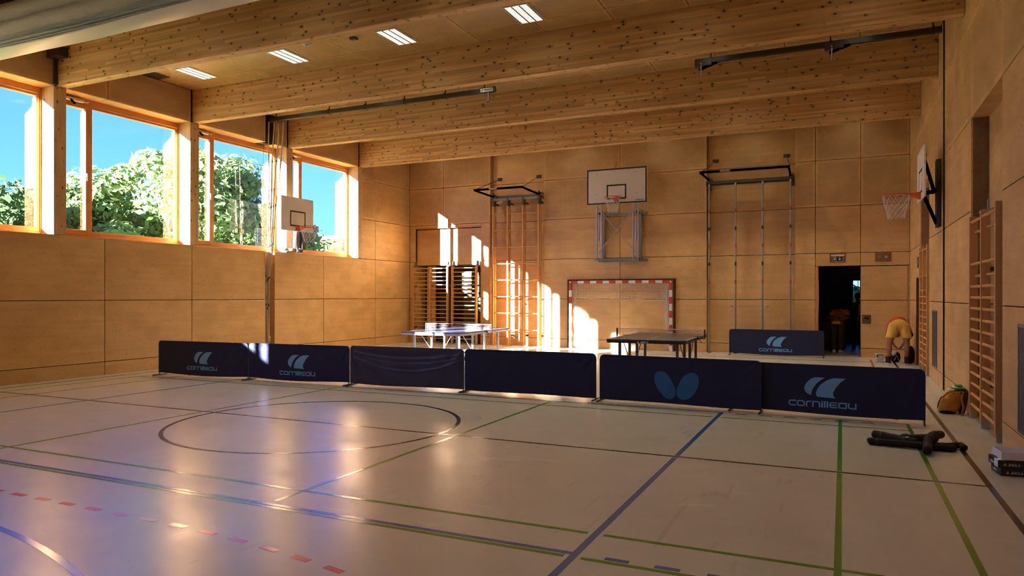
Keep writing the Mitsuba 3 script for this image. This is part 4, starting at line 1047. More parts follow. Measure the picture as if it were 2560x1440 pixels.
# ================================================================ divider curtain gathered under the ceiling
def curtain_c(p, n, uv):
    return mi.Color3f(0.40, 0.375, 0.35) * (0.9 + 0.2 * noise(p.x * 60.0, p.y * 60.0, p.z * 60.0))
scene['curtain_cloth'] = {'type': 'twosided', 'b': principled(mikit.proc(curtain_c), 0.7, specular=0.3)}
mat('hem_vinyl', srgb(190, 192, 196), 0.45, two=True)
def divider():
    t = thing('divider_curtain', 'grey and beige hall divider curtain hoisted in folds under the ceiling', 'divider curtain')
    nx, rg = 160, np.random.default_rng(4)
    xs = np.linspace(-13.3, 1.4, nx)
    def sheet(prof, amp, seed):
        """profile of (y, z) swept along x with slow sagging"""
        P = np.array(prof); k = len(P)
        V = np.zeros((nx, k, 3))
        for j in range(k):
            q = np.stack([xs * 0.55, np.full(nx, j * 0.45), np.full(nx, seed)], -1)
            V[:, j, 0] = xs
            V[:, j, 1] = P[j, 0] + amp * (meshkit.fbm(q, 3, seed) - 0.5)
            V[:, j, 2] = P[j, 1] + amp * (meshkit.fbm(q + 31.0, 3, seed) - 0.5) - 0.03 * np.sin((xs - xs[0]) / 2.1) ** 2
        idx = np.arange(nx * k).reshape(nx, k)
        f = np.stack([idx[:-1, :-1], idx[:-1, 1:], idx[1:, 1:], idx[1:, :-1]], -1).reshape(-1, 4)
        mb = MB(); mb.raw(V.reshape(-1, 3), f); return mb
    yc = 6.60
    # hem of stacked vinyl folds at the bottom, belly of beige cloth above, black hoist box on top
    for i in range(6):
        z0 = 5.30 + 0.036 * i
        prof = [(yc - 0.16 + 0.01 * i, z0 + 0.030), (yc - 0.19 + 0.02 * (i % 2), z0 + 0.014), (yc - 0.18 + 0.012 * i, z0), (yc - 0.02, z0 - 0.008), (yc + 0.16, z0), (yc + 0.18, z0 + 0.02), (yc + 0.16, z0 + 0.032)]
        part(t, 'hem_fold', sheet(prof, 0.035, 3 + i), 'hem_vinyl', smooth=60, label='grey vinyl hem fold')
    prof = [(yc - 0.13, 5.45), (yc - 0.22, 5.50), (yc - 0.26, 5.58), (yc - 0.23, 5.66), (yc - 0.17, 5.70), (yc - 0.24, 5.76), (yc - 0.27, 5.84), (yc - 0.23, 5.93), (yc - 0.13, 5.98)]
    part(t, 'belly_fold', sheet(prof, 0.07, 17), 'curtain_cloth', smooth=60, label='beige cloth belly')
    prof = [(yc + 0.13, 5.98), (yc + 0.25, 5.9), (yc + 0.27, 5.75), (yc + 0.22, 5.6), (yc + 0.13, 5.45)]
    part(t, 'belly_fold', sheet(prof, 0.07, 23), 'curtain_cloth', smooth=60)
    mb = MB(); mb.box(-13.4, 1.5, yc - 0.08, yc + 0.10, 5.96, 6.14, 0.01).tube([(-13.4, yc - 0.14, 6.10), (1.5, yc - 0.14, 6.10)], 0.04, 10); part(t, 'hoist_tube', mb, 'black_steel', smooth=40)
    for x in (-13.0, -11.05, -7.5, -4, -0.5):
        mb = MB(); mb.box(x - 0.05, x + 0.05, yc - 0.06, yc + 0.06, 6.12, ZC, 0.004); part(t, 'hanger', mb, 'black_steel')
        mb = MB(); mb.tube([(x + 0.02, yc - 0.20, 6.13), (x + 0.03, yc - 0.24, 5.97), (x + 0.015, yc - 0.285, 5.93), (x - 0.02, yc - 0.28, 5.90), (x - 0.05, yc - 0.27, 5.93)], 0.022, 8); part(t, 'strap_loop', mb, 'rubber', smooth=50)
divider()
t = thing('beam_bracket', 'black curtain bracket at the left end of the first beam', 'bracket')
mb = MB(); mb.box(-13.43, -13.1, 8.36, 8.555, 6.02, 6.2, 0.006).box(-13.44, -13.40, 8.49, 8.555, 5.55, 6.2, 0.004); part(t, 'arm', mb, 'black_steel')

# ================================================================ small fittings
for k in range(3, 7):
    a = BEAM[k] + BW
    t = thing('window_opener', ['white chain window motor at the top of the window nearest the camera', 'white chain window motor above the narrow sash beside the first full post', 'white chain window motor above the sash left of the ropes', 'white chain window motor above the sash behind the small hoop'][k - 3], 'window motor', 'window motors')
    mb = MB(); mb.box(-13.815, -13.75, a + 0.10, a + 0.56, 5.435, 5.495, 0.012); part(t, 'housing', mb, 'white_paint')
    mb = MB(); mb.rectbar((-13.76, a + 0.28, 5.46), (-13.73, a + 0.36, 5.37), 0.03, 0.035, (1, 0, 0)); part(t, 'chain_arm', mb, 'white_paint')
    mb = MB(); mb.tube([(-13.77, a + 0.56, 5.47), (-13.76, a + 0.62, 5.455), (-13.765, a + 0.66, 5.48), (-13.8, a + 0.66, 5.53)], 0.005, 6); part(t, 'cable', mb, 'white_paint', smooth=50)
t = thing('air_grille', 'dark air grille in the ceiling beside the window wall', 'air vent')
mb = MB(); mb.box(-13.42, -13.06, 10.20, 10.75, ZC - 0.012, ZC - 0.001, 0.002); part(t, 'plate', mb, 'black_steel')
for i in range(9):
    mb = MB(); mb.box(-13.40 + 0.038 * i, -13.385 + 0.038 * i, 10.22, 10.73, ZC - 0.018, ZC - 0.011); part(t, 'slat', mb, 'dark_steel')
t = thing('smoke_detector', 'round white smoke detector on the ceiling', 'smoke detector')
mb = MB(); mb.tube([(-9.02, 10.37, ZC - 0.001), (-9.02, 10.37, ZC - 0.02), (-9.02, 10.37, ZC - 0.02), (-9.02, 10.37, ZC - 0.05)], [0.085, 0.085, 0.065, 0.05], 24); part(t, 'body', mb, 'white_paint', smooth=30)
mb = MB(); mb.disc((-9.02, 10.37, ZC - 0.052), (0, 0, 1), 0.022, 0.006, 14); part(t, 'cap', mb, 'grey_steel')
t = thing('ceiling_sensor', 'small dark square sensor on the ceiling between two lit lights', 'sensor')
mb = MB(); mb.box(-8.11, -7.97, 10.45, 10.55, ZC - 0.03, ZC - 0.001, 0.005); part(t, 'body', mb, 'black_steel')
mb = MB(); mb.disc((-8.04, 10.50, ZC - 0.032), (0, 0, 1), 0.03, 0.006, 14); part(t, 'lens', mb, 'grey_steel')

# door in the end wall: a flush plywood leaf slid beside the open doorway
struct('door_1', 'flush plywood door leaf with a recessed steel handle')
for z0, z1 in ((0, 0.235), (0.235, 1.487), (1.487, 2.375)):
    mb = MB(); panel_mesh(mb, 'y', YB, -1, DO1, 1.512, z0, z1); part('door_1', 'leaf', mb, 'birch_plywood', uv=mb.guv())
mat('door_plate', srgb(96, 78, 66), 0.45, metallic=0.4)
mb = MB(); rect_frame(mb, 0.46, 0.67, 0.875, 1.105, 0.014, YB - 0.006, YB + 0.004); mb.box(0.474, 0.656, YB - 0.002, YB + 0.004, 0.889, 1.091); p = part('door_1', 'handle_plate', mb, 'door_plate')
mb = MB(); mb.rectbar((0.495, YB - 0.02, 1.045), (0.625, YB - 0.02, 1.005), 0.012, 0.02).disc((0.495, YB - 0.015, 1.045), (0, 1, 0), 0.016, 0.03, 12); part('door_1', 'handle', mb, 'galvanised', smooth=40)
mb = MB(); mb.box(DO0, DO0 + 0.07, YB - 0.002, YB + 0.58, 0, 2.38, 0.004); part('door_1', 'jamb', mb, 'larch')
for z in (0.6, 1.35, 2.0):
    mb = MB(); mb.box(DO0 + 0.068, DO0 + 0.074, YB + 0.02, YB + 0.05, z, z + 0.1); part('door_1', 'strike_plate', mb, 'black_steel')
struct('door_2', 'dark wooden door recessed in the right wall')
mat('dark_door', srgb(74, 50, 34), 0.5)
mb = MB(); mb.box(XR + 0.09, XR + 0.13, DR0 + 0.01, DR1 - 0.01, 0.005, 2.01, 0.004); part('door_2', 'leaf', mb, 'dark_door')
mb = MB(); mb.box(XR - 0.004, XR + 0.1, DR0 - 0.0, DR0 + 0.04, 0, 2.02, 0.003).box(XR - 0.004, XR + 0.1, DR1 - 0.04, DR1, 0, 2.02, 0.003).box(XR - 0.004, XR + 0.1, DR0 + 0.04, DR1 - 0.04, 1.985, 2.02, 0.003); part('door_2', 'frame', mb, 'dark_door')
mb = MB(); mb.box(XR + 0.075, XR + 0.09, DR0 + 0.10, DR0 + 0.16, 0.98, 1.16, 0.003).bar((XR + 0.04, DR0 + 0.13, 1.06), (XR + 0.04, DR0 + 0.24, 1.06), 0.010, 8); part('door_2', 'handle', mb, 'black_steel')

# grey vents in the right wall
mat('vent_grey', srgb(92, 94, 104), 0.5, metallic=0.3)
for (a, b), lab in (((14.88, 15.58), 'tall grey perforated air vent low in the right wall beyond the backpack'), ((7.35, 8.32), 'tall grey perforated air vent at the right edge above the boxes')):
    t = thing('wall_vent', lab, 'air vent')
    mb = MB(); rect_frame2 = ((a, a + 0.03, 0.29, 1.33), (b - 0.03, b, 0.29, 1.33), (a + 0.03, b - 0.03, 0.29, 0.32), (a + 0.03, b - 0.03, 1.30, 1.33))
    for y0, y1, z0, z1 in rect_frame2: mb.box(XR - 0.012, XR + 0.001, y0, y1, z0, z1, 0.002)
    part(t, 'frame', mb, 'vent_grey')
    mb = MB(); mb.box(XR - 0.004, XR + 0.001, a + 0.03, b - 0.03, 0.32, 1.30); part(t, 'plate', mb, 'dark_steel')
    n = int((b - a - 0.06) / 0.028)
    for i in range(n):
        mb = MB(); y0 = a + 0.035 + 0.028 * i; mb.box(XR - 0.010, XR - 0.003, y0, y0 + 0.014, 0.325, 1.295); part(t, 'slat', mb, 'vent_grey')
t = thing('wall_switch', 'small pale wall plate above the dark door', 'wall plate')
mb = MB(); mb.box(XR - 0.012, XR + 0.001, 18.26, 18.58, 2.24, 2.48, 0.003); part(t, 'plate', mb, 'door_plate'); mb = MB(); mb.box(XR - 0.016, XR - 0.011, 18.34, 18.50, 2.29, 2.43, 0.003); part(t, 'cover', mb, 'vent_grey')

# exit sign and call panel over the door
t = thing('exit_sign', 'green emergency exit sign with running figure and arrow under a white lamp, above the doorway', 'exit sign')
mat('sign_green', srgb(10, 44, 30), 0.4); mat('sign_white', srgb(214, 222, 210), 0.4); mat('box_wood', srgb(120, 84, 54), 0.5)
mb = MB(); rect_frame(mb, -0.31, 0.08, 2.48, 2.72, 0.02, YB - 0.008, YB + 0.002); part(t, 'box_frame', mb, 'box_wood')
mb = MB(); mb.box(-0.29, 0.06, YB - 0.003, YB + 0.002, 2.50, 2.70); part(t, 'box_back', mb, 'box_wood')
mb = MB(); mb.box(-0.28, 0.05, YB - 0.035, YB - 0.004, 2.645, 2.69, 0.008); part(t, 'lamp', mb, 'sign_white')
mb = MB(); mb.box(-0.235, 0.0, YB - 0.012, YB - 0.003, 2.51, 2.632, 0.002); s_ = part(t, 'sign', mb, 'sign_green')
mb = MB(); rect_frame(mb, -0.238, 0.003, 2.507, 2.635, 0.006, YB - 0.014, YB - 0.004); part(s_, 'rim', mb, 'sign_white')
FX = frame((-0.235, YB - 0.0125, 2.51), (1, 0, 0), (0, 0, 1), (0, -1, 0))
mb = MB()
mb.poly(sbox(0.022, 0.012, 0.030, 0.108), 0.001).poly(sbox(0.022, 0.100, 0.085, 0.108), 0.001).poly(sbox(0.077, 0.012, 0.085, 0.10), 0.001)
fig = union_all([LineString([(0.052, 0.078), (0.048, 0.050)]).buffer(0.008), LineString([(0.048, 0.050), (0.062, 0.038), (0.058, 0.018)]).buffer(0.005), LineString([(0.048, 0.050), (0.038, 0.036), (0.024, 0.034)]).buffer(0.005), LineString([(0.052, 0.076), (0.066, 0.068), (0.072, 0.076)]).buffer(0.004), LineString([(0.052, 0.076), (0.038, 0.070), (0.034, 0.058)]).buffer(0.004)])
mb.poly(fig, 0.0012); mb.disc((0.057, 0.093, 0.0006), (0, 0, 1), 0.008, 0.0012, 12)
mb.poly(union_all([sbox(0.158, 0.055, 0.174, 0.105), Polygon([(0.130, 0.062), (0.142, 0.075), (0.166, 0.048), (0.190, 0.075), (0.202, 0.062), (0.166, 0.020)])]), 0.001)
part(s_, 'pictogram', mb, 'sign_white', M=FX)
t = thing('call_panel', 'brown wall panel with two round lamps, above the door leaf', 'wall panel')
mb = MB(); rect_frame(mb, 0.76, 1.14, 2.48, 2.72, 0.012, YB - 0.008, YB + 0.002); mb.box(0.772, 1.128, YB - 0.003, YB + 0.002, 2.492, 2.708); part(t, 'plate', mb, 'box_wood')
for x in (0.875, 1.02):
    mb = MB(); mb.tube([(x, YB, 2.605), (x, YB - 0.02, 2.605), (x, YB - 0.02, 2.605), (x, YB - 0.035, 2.605)], [0.037, 0.037, 0.03, 0.02], 20); part(t, 'round_lamp', mb, 'galvanised', smooth=30)

# ---- mats stored in the dark alcove behind the wall bars
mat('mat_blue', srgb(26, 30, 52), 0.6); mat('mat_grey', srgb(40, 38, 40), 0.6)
for i, (x0, x1, h, m, lab) in enumerate(((-12.5, -11.95, 1.75, 'mat_blue', 'dark blue gym mat standing in the alcove behind the double wall bars'), (-11.55, -10.85, 1.55, 'mat_grey', 'dark gym mat standing in the alcove behind the single wall bars'))):
    t = thing('gym_mat', lab, 'gym mat')
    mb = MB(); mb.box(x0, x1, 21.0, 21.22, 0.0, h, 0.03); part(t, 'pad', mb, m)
    mb = MB(); mb.tube([(x0 + 0.2, 20.995, h * 0.6), (x0 + 0.22, 20.96, h * 0.6 - 0.06), (x0 + 0.34, 20.96, h * 0.6 - 0.06), (x0 + 0.36, 20.995, h * 0.6)], 0.012, 6); part(t, 'strap', mb, 'rubber', smooth=50)
# ---- dark room behind the doorway
struct('wall_corridor', 'dark room behind the open doorway')
mat('dark_wall', srgb(128, 122, 116), 0.7); mat('dark_floor', srgb(112, 106, 100), 0.4)
mb = MB()
cx0, cx1, cy0, cy1, cz = -1.6, 2.2, YB + 0.6, 27.0, 2.62
mb.box(cx0 - 0.1, cx0, cy0, cy1, 0, cz).box(cx1, cx1 + 0.1, cy0, cy1, 0, cz).box(cx0 - 0.1, cx1 + 0.1, cy0, cy1 + 0.1, cz, cz + 0.1)
mb.box(cx0 - 0.1, 0.30, cy1, cy1 + 0.1, 0, cz).box(1.0, cx1 + 0.1, cy1, cy1 + 0.1, 0, cz).box(0.30, 1.0, cy1, cy1 + 0.1, 2.22, cz).box(0.30, 1.0, cy1, cy1 + 0.1, 0, 1.0)
part('wall_corridor', 'shell', mb, 'dark_wall')
mb = MB(); mb.box(DO0 + 0.001, DO1 - 0.001, YB, cy0, -0.05, 0.001).box(cx0 - 0.1, cx1 + 0.1, cy0, cy1 + 0.1, -0.05, 0.001); part('wall_corridor', 'dark_floor', mb, 'dark_floor')
board('wall_corridor', 'far_window_frame', 0.30, 0.33, 26.98, 27.12, 1.0, 2.22, m='larch'); board('wall_corridor', 'far_window_frame', 0.47, 0.49, 26.99, 27.05, 1.0, 2.22, m='white_paint'); board('wall_corridor', 'far_window_frame', 0.33, 1.0, 26.98, 27.12, 2.12, 2.22, m='goal_red')
part('wall_corridor', 'far_pane', (np.array([[0.33, 27.05, 1.0], [1.0, 27.05, 1.0], [1.0, 27.05, 2.2], [0.33, 27.05, 2.2]]), np.array([[0, 1, 2], [0, 2, 3]])), 'window_glass')
mb = MB(); mb.box(cx0 + 0.02, 0.1, 23.6, 23.64, 0.74, 0.78, 0.004); 
t = thing('dark_bench', 'low dark bench with a pale edge in the room behind the doorway', 'bench'); part(t, 'edge', mb, 'grey_steel')
mb = MB(); mb.box(cx0 + 0.02, 0.1, 23.64, 24.1, 0.005, 0.77, 0.004); part(t, 'body', mb, 'dark_wall')
# ================================================================ things on the floor by the right wall
def fabric(name, c, f=200.0, rough=0.8, amp=0.25):
    def fn(p, n, uv):
        return mi.Color3f(*c) * ((1 - amp / 2) + amp * fbm(p.x * f, p.y * f, p.z * f, 2))
    scene[name] = principled(mikit.proc(fn), rough, specular=0.25, sheen=0.3)
fabric('bag_ochre', srgb(176, 118, 46)); fabric('bag_tan', srgb(200, 150, 84)); fabric('bag_black', srgb(24, 23, 26)); fabric('towel_green', srgb(52, 124, 54)); fabric('towel_white', srgb(206, 216, 210))
mat('strap_dark', srgb(52, 38, 28), 0.7); mat('box_black', srgb(17, 17, 20), 0.45); mat('carton_white', srgb(214, 212, 222), 0.6); mat('gold_print', srgb(150, 146, 60), 0.5); mat('label_paper', srgb(206, 210, 224), 0.6)

def blob(c, r, p=2.6, amp=0.03, seed=0, sub=4, cut=None, shear=(0, 0)):
    """a stuffed cloth shape: superellipsoid with soft wrinkles, flat where it stands"""
    s = trimesh.creation.icosphere(subdivisions=sub); v = np.asarray(s.vertices)
    k = (np.abs(v) ** p).sum(1) ** (-1 / p)
    w = v * k[:, None]
    n = meshkit.fbm(w * 2.3 + seed * 3.7, 4, seed) - 0.5
    w = w * (1 + amp * 2 * n)[:, None] * np.asarray(r) 
    w[:, 0] += shear[0] * w[:, 2]; w[:, 1] += shear[1] * w[:, 2]
    w = w + np.asarray(c)
    if cut is not None: w[:, 2] = np.maximum(w[:, 2], cut + 0.001)
    return w, np.asarray(s.faces)

t = thing('backpack', 'ochre backpack with a green towel on top, leaning on the right wall', 'backpack')
part(t, 'main_body', blob((1.375, 11.36, 0.165), (0.105, 0.145, 0.165), 3.2, 0.05, 2, 5, 0.0, (0.30, 0)), 'bag_ochre', smooth=True)
part(t, 'front_pocket', blob((1.262, 11.355, 0.125), (0.072, 0.125, 0.115), 3.0, 0.06, 5, 5, 0.0, (0.22, 0)), 'bag_tan', smooth=True)
part(t, 'base_patch', blob((1.30, 11.355, 0.028), (0.105, 0.125, 0.030), 3.0, 0.03, 6, 4, 0.0), 'bag_black', smooth=True)
part(t, 'back_panel', blob((1.492, 11.37, 0.165), (0.036, 0.13, 0.165), 4.0, 0.02, 8, 4, 0.0, (0.14, 0)), 'strap_dark', smooth=True)
part(t, 'lid_pocket', blob((1.43, 11.36, 0.285), (0.085, 0.125, 0.045), 2.6, 0.06, 9, 4), 'bag_ochre', smooth=True)
mb = MB()
for y in (11.235, 11.475):
    mb.tube([(1.315 + 0.022 * math.sin(u * 3.1) + 0.05 * u, y + (0.0 if y < 11.3 else 0.0), 0.035 + 0.25 * u) for u in np.linspace(0, 1, 12)], 0.007, 6)
part(t, 'piping', mb, 'strap_dark', smooth=50)
mb = MB(); mb.tube([(1.255, 11.25, 0.235), (1.215, 11.245, 0.215), (1.188, 11.243, 0.15), (1.176, 11.243, 0.075)], 0.008, 6); part(t, 'loose_strap', mb, 'strap_dark', smooth=50)
mb = MB(); mb.tube([(1.30, 11.24, 0.30), (1.27, 11.235, 0.265), (1.245, 11.24, 0.235)], 0.012, 6).tube([(1.36, 11.24, 0.315), (1.31, 11.235, 0.30), (1.25, 11.235, 0.245)], 0.010, 6); part(t, 'top_strap', mb, 'bag_ochre', smooth=50)
for y in (11.235, 11.49):
    mb = MB(); mb.tube([(1.47, y, 0.30), (1.455, y - 0.02, 0.22), (1.475, y - 0.03, 0.10), (1.46, y - 0.02, 0.02)], 0.014, 8).tube([(1.46, y - 0.02, 0.015), (1.44, y - 0.05, 0.008), (1.47, y - 0.10, 0.006)], 0.006, 6); part(t, 'shoulder_strap', mb, 'bag_ochre', smooth=50)
for z in (0.20, 0.29):
    mb = MB(); mb.box(1.44, 1.465, 11.225, 11.24, z - 0.015, z + 0.015, 0.003); part(t, 'buckle', mb, 'rubber')
t = thing('towel', 'green towel with white stripes folded on top of the ochre backpack', 'towel')
def fold(c, r, seed, m):
    v, f = blob(c, r, 2.8, 0.07, seed, 4); part(t, 'fold', (v, f), m, smooth=True)
fold((1.43, 11.36, 0.343), (0.085, 0.12, 0.016), 3, 'towel_green'); fold((1.425, 11.36, 0.358), (0.070, 0.11, 0.007), 4, 'towel_white'); fold((1.435, 11.36, 0.376), (0.045, 0.10, 0.017), 7, 'towel_green'); fold((1.355, 11.35, 0.328), (0.05, 0.10, 0.012), 12, 'towel_white')

# black cloth tubes lying in a heap
def sack(label, pts, r, seed):
    t = thing('rolled_black_bag', label, 'bag', 'rolled black bags')
    P = np.array(pts, float); u = np.linspace(0, 1, len(P)); k = 36
    uu = np.linspace(0, 1, k); Q = np.column_stack([np.interp(uu, u, P[:, j]) for j in range(3)])
    rad = r * (1 + 0.28 * (meshkit.fbm(np.column_stack([uu * 9, uu * 0 + seed, uu * 0]), 3, seed) - 0.5)) * np.minimum(1, np.minimum(uu, 1 - uu) * 14 + 0.72)
    Q[:, 2] = np.maximum(Q[:, 2], rad * 0.96)
    mb = MB(); mb.tube(Q, rad, 14); part(t, 'sleeve', mb, 'bag_black', smooth=60)
    for uq in (0.22, 0.7):
        i = int(uq * (k - 1)); mb = MB(); d = Q[i + 1] - Q[i]; d /= np.linalg.norm(d); mb.tube([Q[i] - d * 0.008, Q[i] + d * 0.008], rad[i] + 0.003, 14); part(t, 'strap', mb, 'strap_dark', smooth=50)
sack('long rolled black bag at the front of the heap on the floor', [(0.25, 8.58, 0.03), (0.40, 8.55, 0.04), (0.75, 8.50, 0.045), (1.06, 8.53, 0.035)], 0.038, 1)
sack('rolled black bag at the back left of the heap, its end sticking up left', [(0.31, 8.93, 0.055), (0.46, 8.84, 0.05), (0.60, 8.72, 0.045), (0.72, 8.66, 0.04)], 0.045, 2)
sack('rolled black bag at the back right of the heap, widening to the right', [(0.58, 8.80, 0.035), (0.72, 8.84, 0.045), (0.93, 9.02, 0.05)], 0.05, 3)
sack('bent black bag lying across the right end of the heap', [(0.765, 8.19, 0.05), (0.79, 8.36, 0.075), (0.80, 8.47, 0.105), (0.87, 8.70, 0.125), (0.97, 8.90, 0.11)], 0.044, 4)
sack('thin black bag pointing to the brown line at the right end of the heap', [(0.86, 8.64, 0.03), (1.02, 8.68, 0.035), (1.12, 8.72, 0.04), (1.15, 8.63, 0.03)], 0.032, 5)
t = thing('white_tag', 'small white tag on the heap of black bags', 'tag'); mb = MB(); mb.box(0.615, 0.64, 8.66, 8.69, 0.088, 0.094, 0.002); part(t, 'card', mb, 'carton_white'); mb = MB(); mb.tube([(0.628, 8.675, 0.09), (0.64, 8.70, 0.085), (0.66, 8.71, 0.075)], 0.003, 5); part(t, 'string', mb, 'carton_white')

# racket-ball cartons
def carton(label, x, y, rz, z, lid=False):
    t = thing('carton', label, 'box', 'stacked cartons')
    M = place(x, y, z, rz); L, D, H = 0.262, 0.262, 0.069
    if not lid:
        mb = MB(); mb.box(0, L, 0, D, 0, H, 0.002); part(t, 'body', mb, 'box_black', M=M)
        A = M @ frame((0.075, -0.0005, 0.020), (1, 0, 0), (0, 0, 1), (0, -1, 0))
        text_on(t, 'JOOLA', 0.021, A, 'carton_white', bold=False); mb = MB(); mb.poly(Polygon([(-0.036, 0), (-0.008, 0), (-0.020, 0.026)]), 0.001); part(t, 'emblem', mb, 'gold_print', M=A)
        B = M @ frame((-0.0005, 0.20, 0.018), (0, -1, 0), (0, 0, 1), (-1, 0, 0))
        text_on(t, 'JOOLA', 0.020, B, 'carton_white', bold=True); mb = MB(); mb.poly(Polygon([(-0.036, 0), (-0.008, 0), (-0.020, 0.026)]), 0.001); part(t, 'emblem', mb, 'gold_print', M=B)
    else:
        mb = MB(); w = 0.004
        mb.box(0, L, 0, D, 0, w).box(0, w, 0, D, w, H).box(L - w, L, 0, D, w, H).box(w, L - w, 0, w, w, H).box(w, L - w, D - w, D, w, H); part(t, 'tray', mb, 'carton_white', M=M)
        mb = MB(); mb.box(w, w + 0.05, -0.001, 0.0, 0.004, H); part(t, 'corner_tab', mb, 'carton_white', M=M)
    return t
carton('black carton with pale lettering at the bottom of the stack', 1.279, 7.581, 0.115, 0.0)
c2 = carton('black carton with a paper label, in the middle of the stack', 1.258, 7.578, 0.12, 0.070)
mb = MB(); mb.box(-0.0012, -0.0004, 0.0, 0.10, 0.004, 0.069); part(c2, 'paper_label', mb, 'label_paper', M=place(1.258, 7.578, 0.070, 0.12)); mb = MB(); mb.box(0, 0.06, 0, 0.08, 0.069, 0.0698); part(c2, 'paper_label', mb, 'label_paper', M=place(1.258, 7.578, 0.070, 0.12))
carton('open white carton tray on top of the stack', 1.287, 7.594, 0.105, 0.1405, True)

# ball box, bags by the far corner
scene['clear_plastic'] = {'type': 'thindielectric', 'int_ior': 1.45, 'specular_transmittance': rgb([0.93, 0.93, 0.95])}
mat('ball_white', srgb(236, 234, 228), 0.35)
t = thing('ball_box', 'clear plastic box of white balls with a dark handle, beside the bending man', 'plastic box')
bx0, bx1, by0, by1 = 0.722, 0.925, 19.33, 19.48
def quadm(pts): return (np.array(pts, float), np.array([[0, 1, 2], [0, 2, 3]]))
mb = MB(); z1 = 0.17
for P in ([(bx0, by0, 0.004), (bx1, by0, 0.004), (bx1, by0, z1), (bx0, by0, z1)], [(bx0, by1, 0.004), (bx1, by1, 0.004), (bx1, by1, z1), (bx0, by1, z1)], [(bx0, by0, 0.004), (bx0, by1, 0.004), (bx0, by1, z1), (bx0, by0, z1)], [(bx1, by0, 0.004), (bx1, by1, 0.004), (bx1, by1, z1), (bx1, by0, z1)], [(bx0, by0, 0.004), (bx1, by0, 0.004), (bx1, by1, 0.004), (bx0, by1, 0.004)]):
    mb.raw(*quadm(P))
part(t, 'tub', mb, 'clear_plastic')
mb = MB(); mb.box(bx0 - 0.012, bx1 + 0.012, by0 - 0.012, by1 + 0.012, 0.172, 0.198, 0.006); part(t, 'lid', mb, 'carton_white')
mb = MB(); mb.tube([(0.77, by0 - 0.016, 0.165), (0.775, by0 - 0.03, 0.19), (0.87, by0 - 0.03, 0.19), (0.885, by0 - 0.016, 0.165)], 0.008, 8).box(0.755, 0.785, by0 - 0.026, by0 - 0.012, 0.12, 0.165, 0.004); part(t, 'handle', mb, 'rubber', smooth=40)
nb = 0
for lz in range(3):
    for iy in range(3):
        for ix in range(4):
            k = thing('table_tennis_ball', f'white ball in the clear box beside the bending man', 'ball', 'balls in the clear box')
            mb = MB(); mb.sphere((bx0 + 0.032 + 0.0465 * ix + 0.004 * (lz % 2), by0 + 0.028 + 0.0465 * iy, 0.025 + 0.043 * lz), 0.0205, 2); part(k, 'shell', mb, 'ball_white', smooth=True)
t = thing('black_rucksack', 'upright black rucksack in the corner right of the bending man', 'backpack')
part(t, 'body', blob((1.455, 19.32, 0.20), (0.085, 0.12, 0.215), 3.0, 0.06, 4, 4, 0.0), 'bag_black', smooth=True); part(t, 'front_pocket', blob((1.42, 19.21, 0.13), (0.075, 0.05, 0.12), 2.8, 0.06, 5, 4, 0.0), 'bag_black', smooth=True)
mb = MB(); mb.tube([(1.525, 19.26, 0.36), (1.54, 19.2, 0.25), (1.535, 19.21, 0.10), (1.52, 19.24, 0.03)], 0.010, 6); part(t, 'strap', mb, 'strap_dark', smooth=50)
t = thing('sports_bag', 'black and white sports bag on the floor behind the bending man', 'bag')
part(t, 'body', blob((1.165, 19.56, 0.115), (0.105, 0.085, 0.125), 2.8, 0.10, 7, 4, 0.0), 'bag_black', smooth=True); part(t, 'white_cloth', blob((1.135, 19.535, 0.20), (0.055, 0.07, 0.075), 2.3, 0.18, 8, 4), 'towel_white', smooth=True)
mb = MB(); mb.tube([(1.13, 19.48, 0.04), (1.19, 19.468, 0.17), (1.24, 19.48, 0.03)], 0.007, 6); part(t, 'strap', mb, 'carton_white', smooth=50)
t = thing('dark_carton', 'small dark box between the ball box and the man\'s foot', 'box')
mb = MB(); mb.box(0.945, 1.02, 19.36, 19.46, 0.0, 0.125, 0.004); part(t, 'body', mb, 'box_black'); mb = MB(); mb.box(0.942, 1.023, 19.357, 19.463, 0.105, 0.128, 0.003); part(t, 'lid', mb, 'strap_dark')

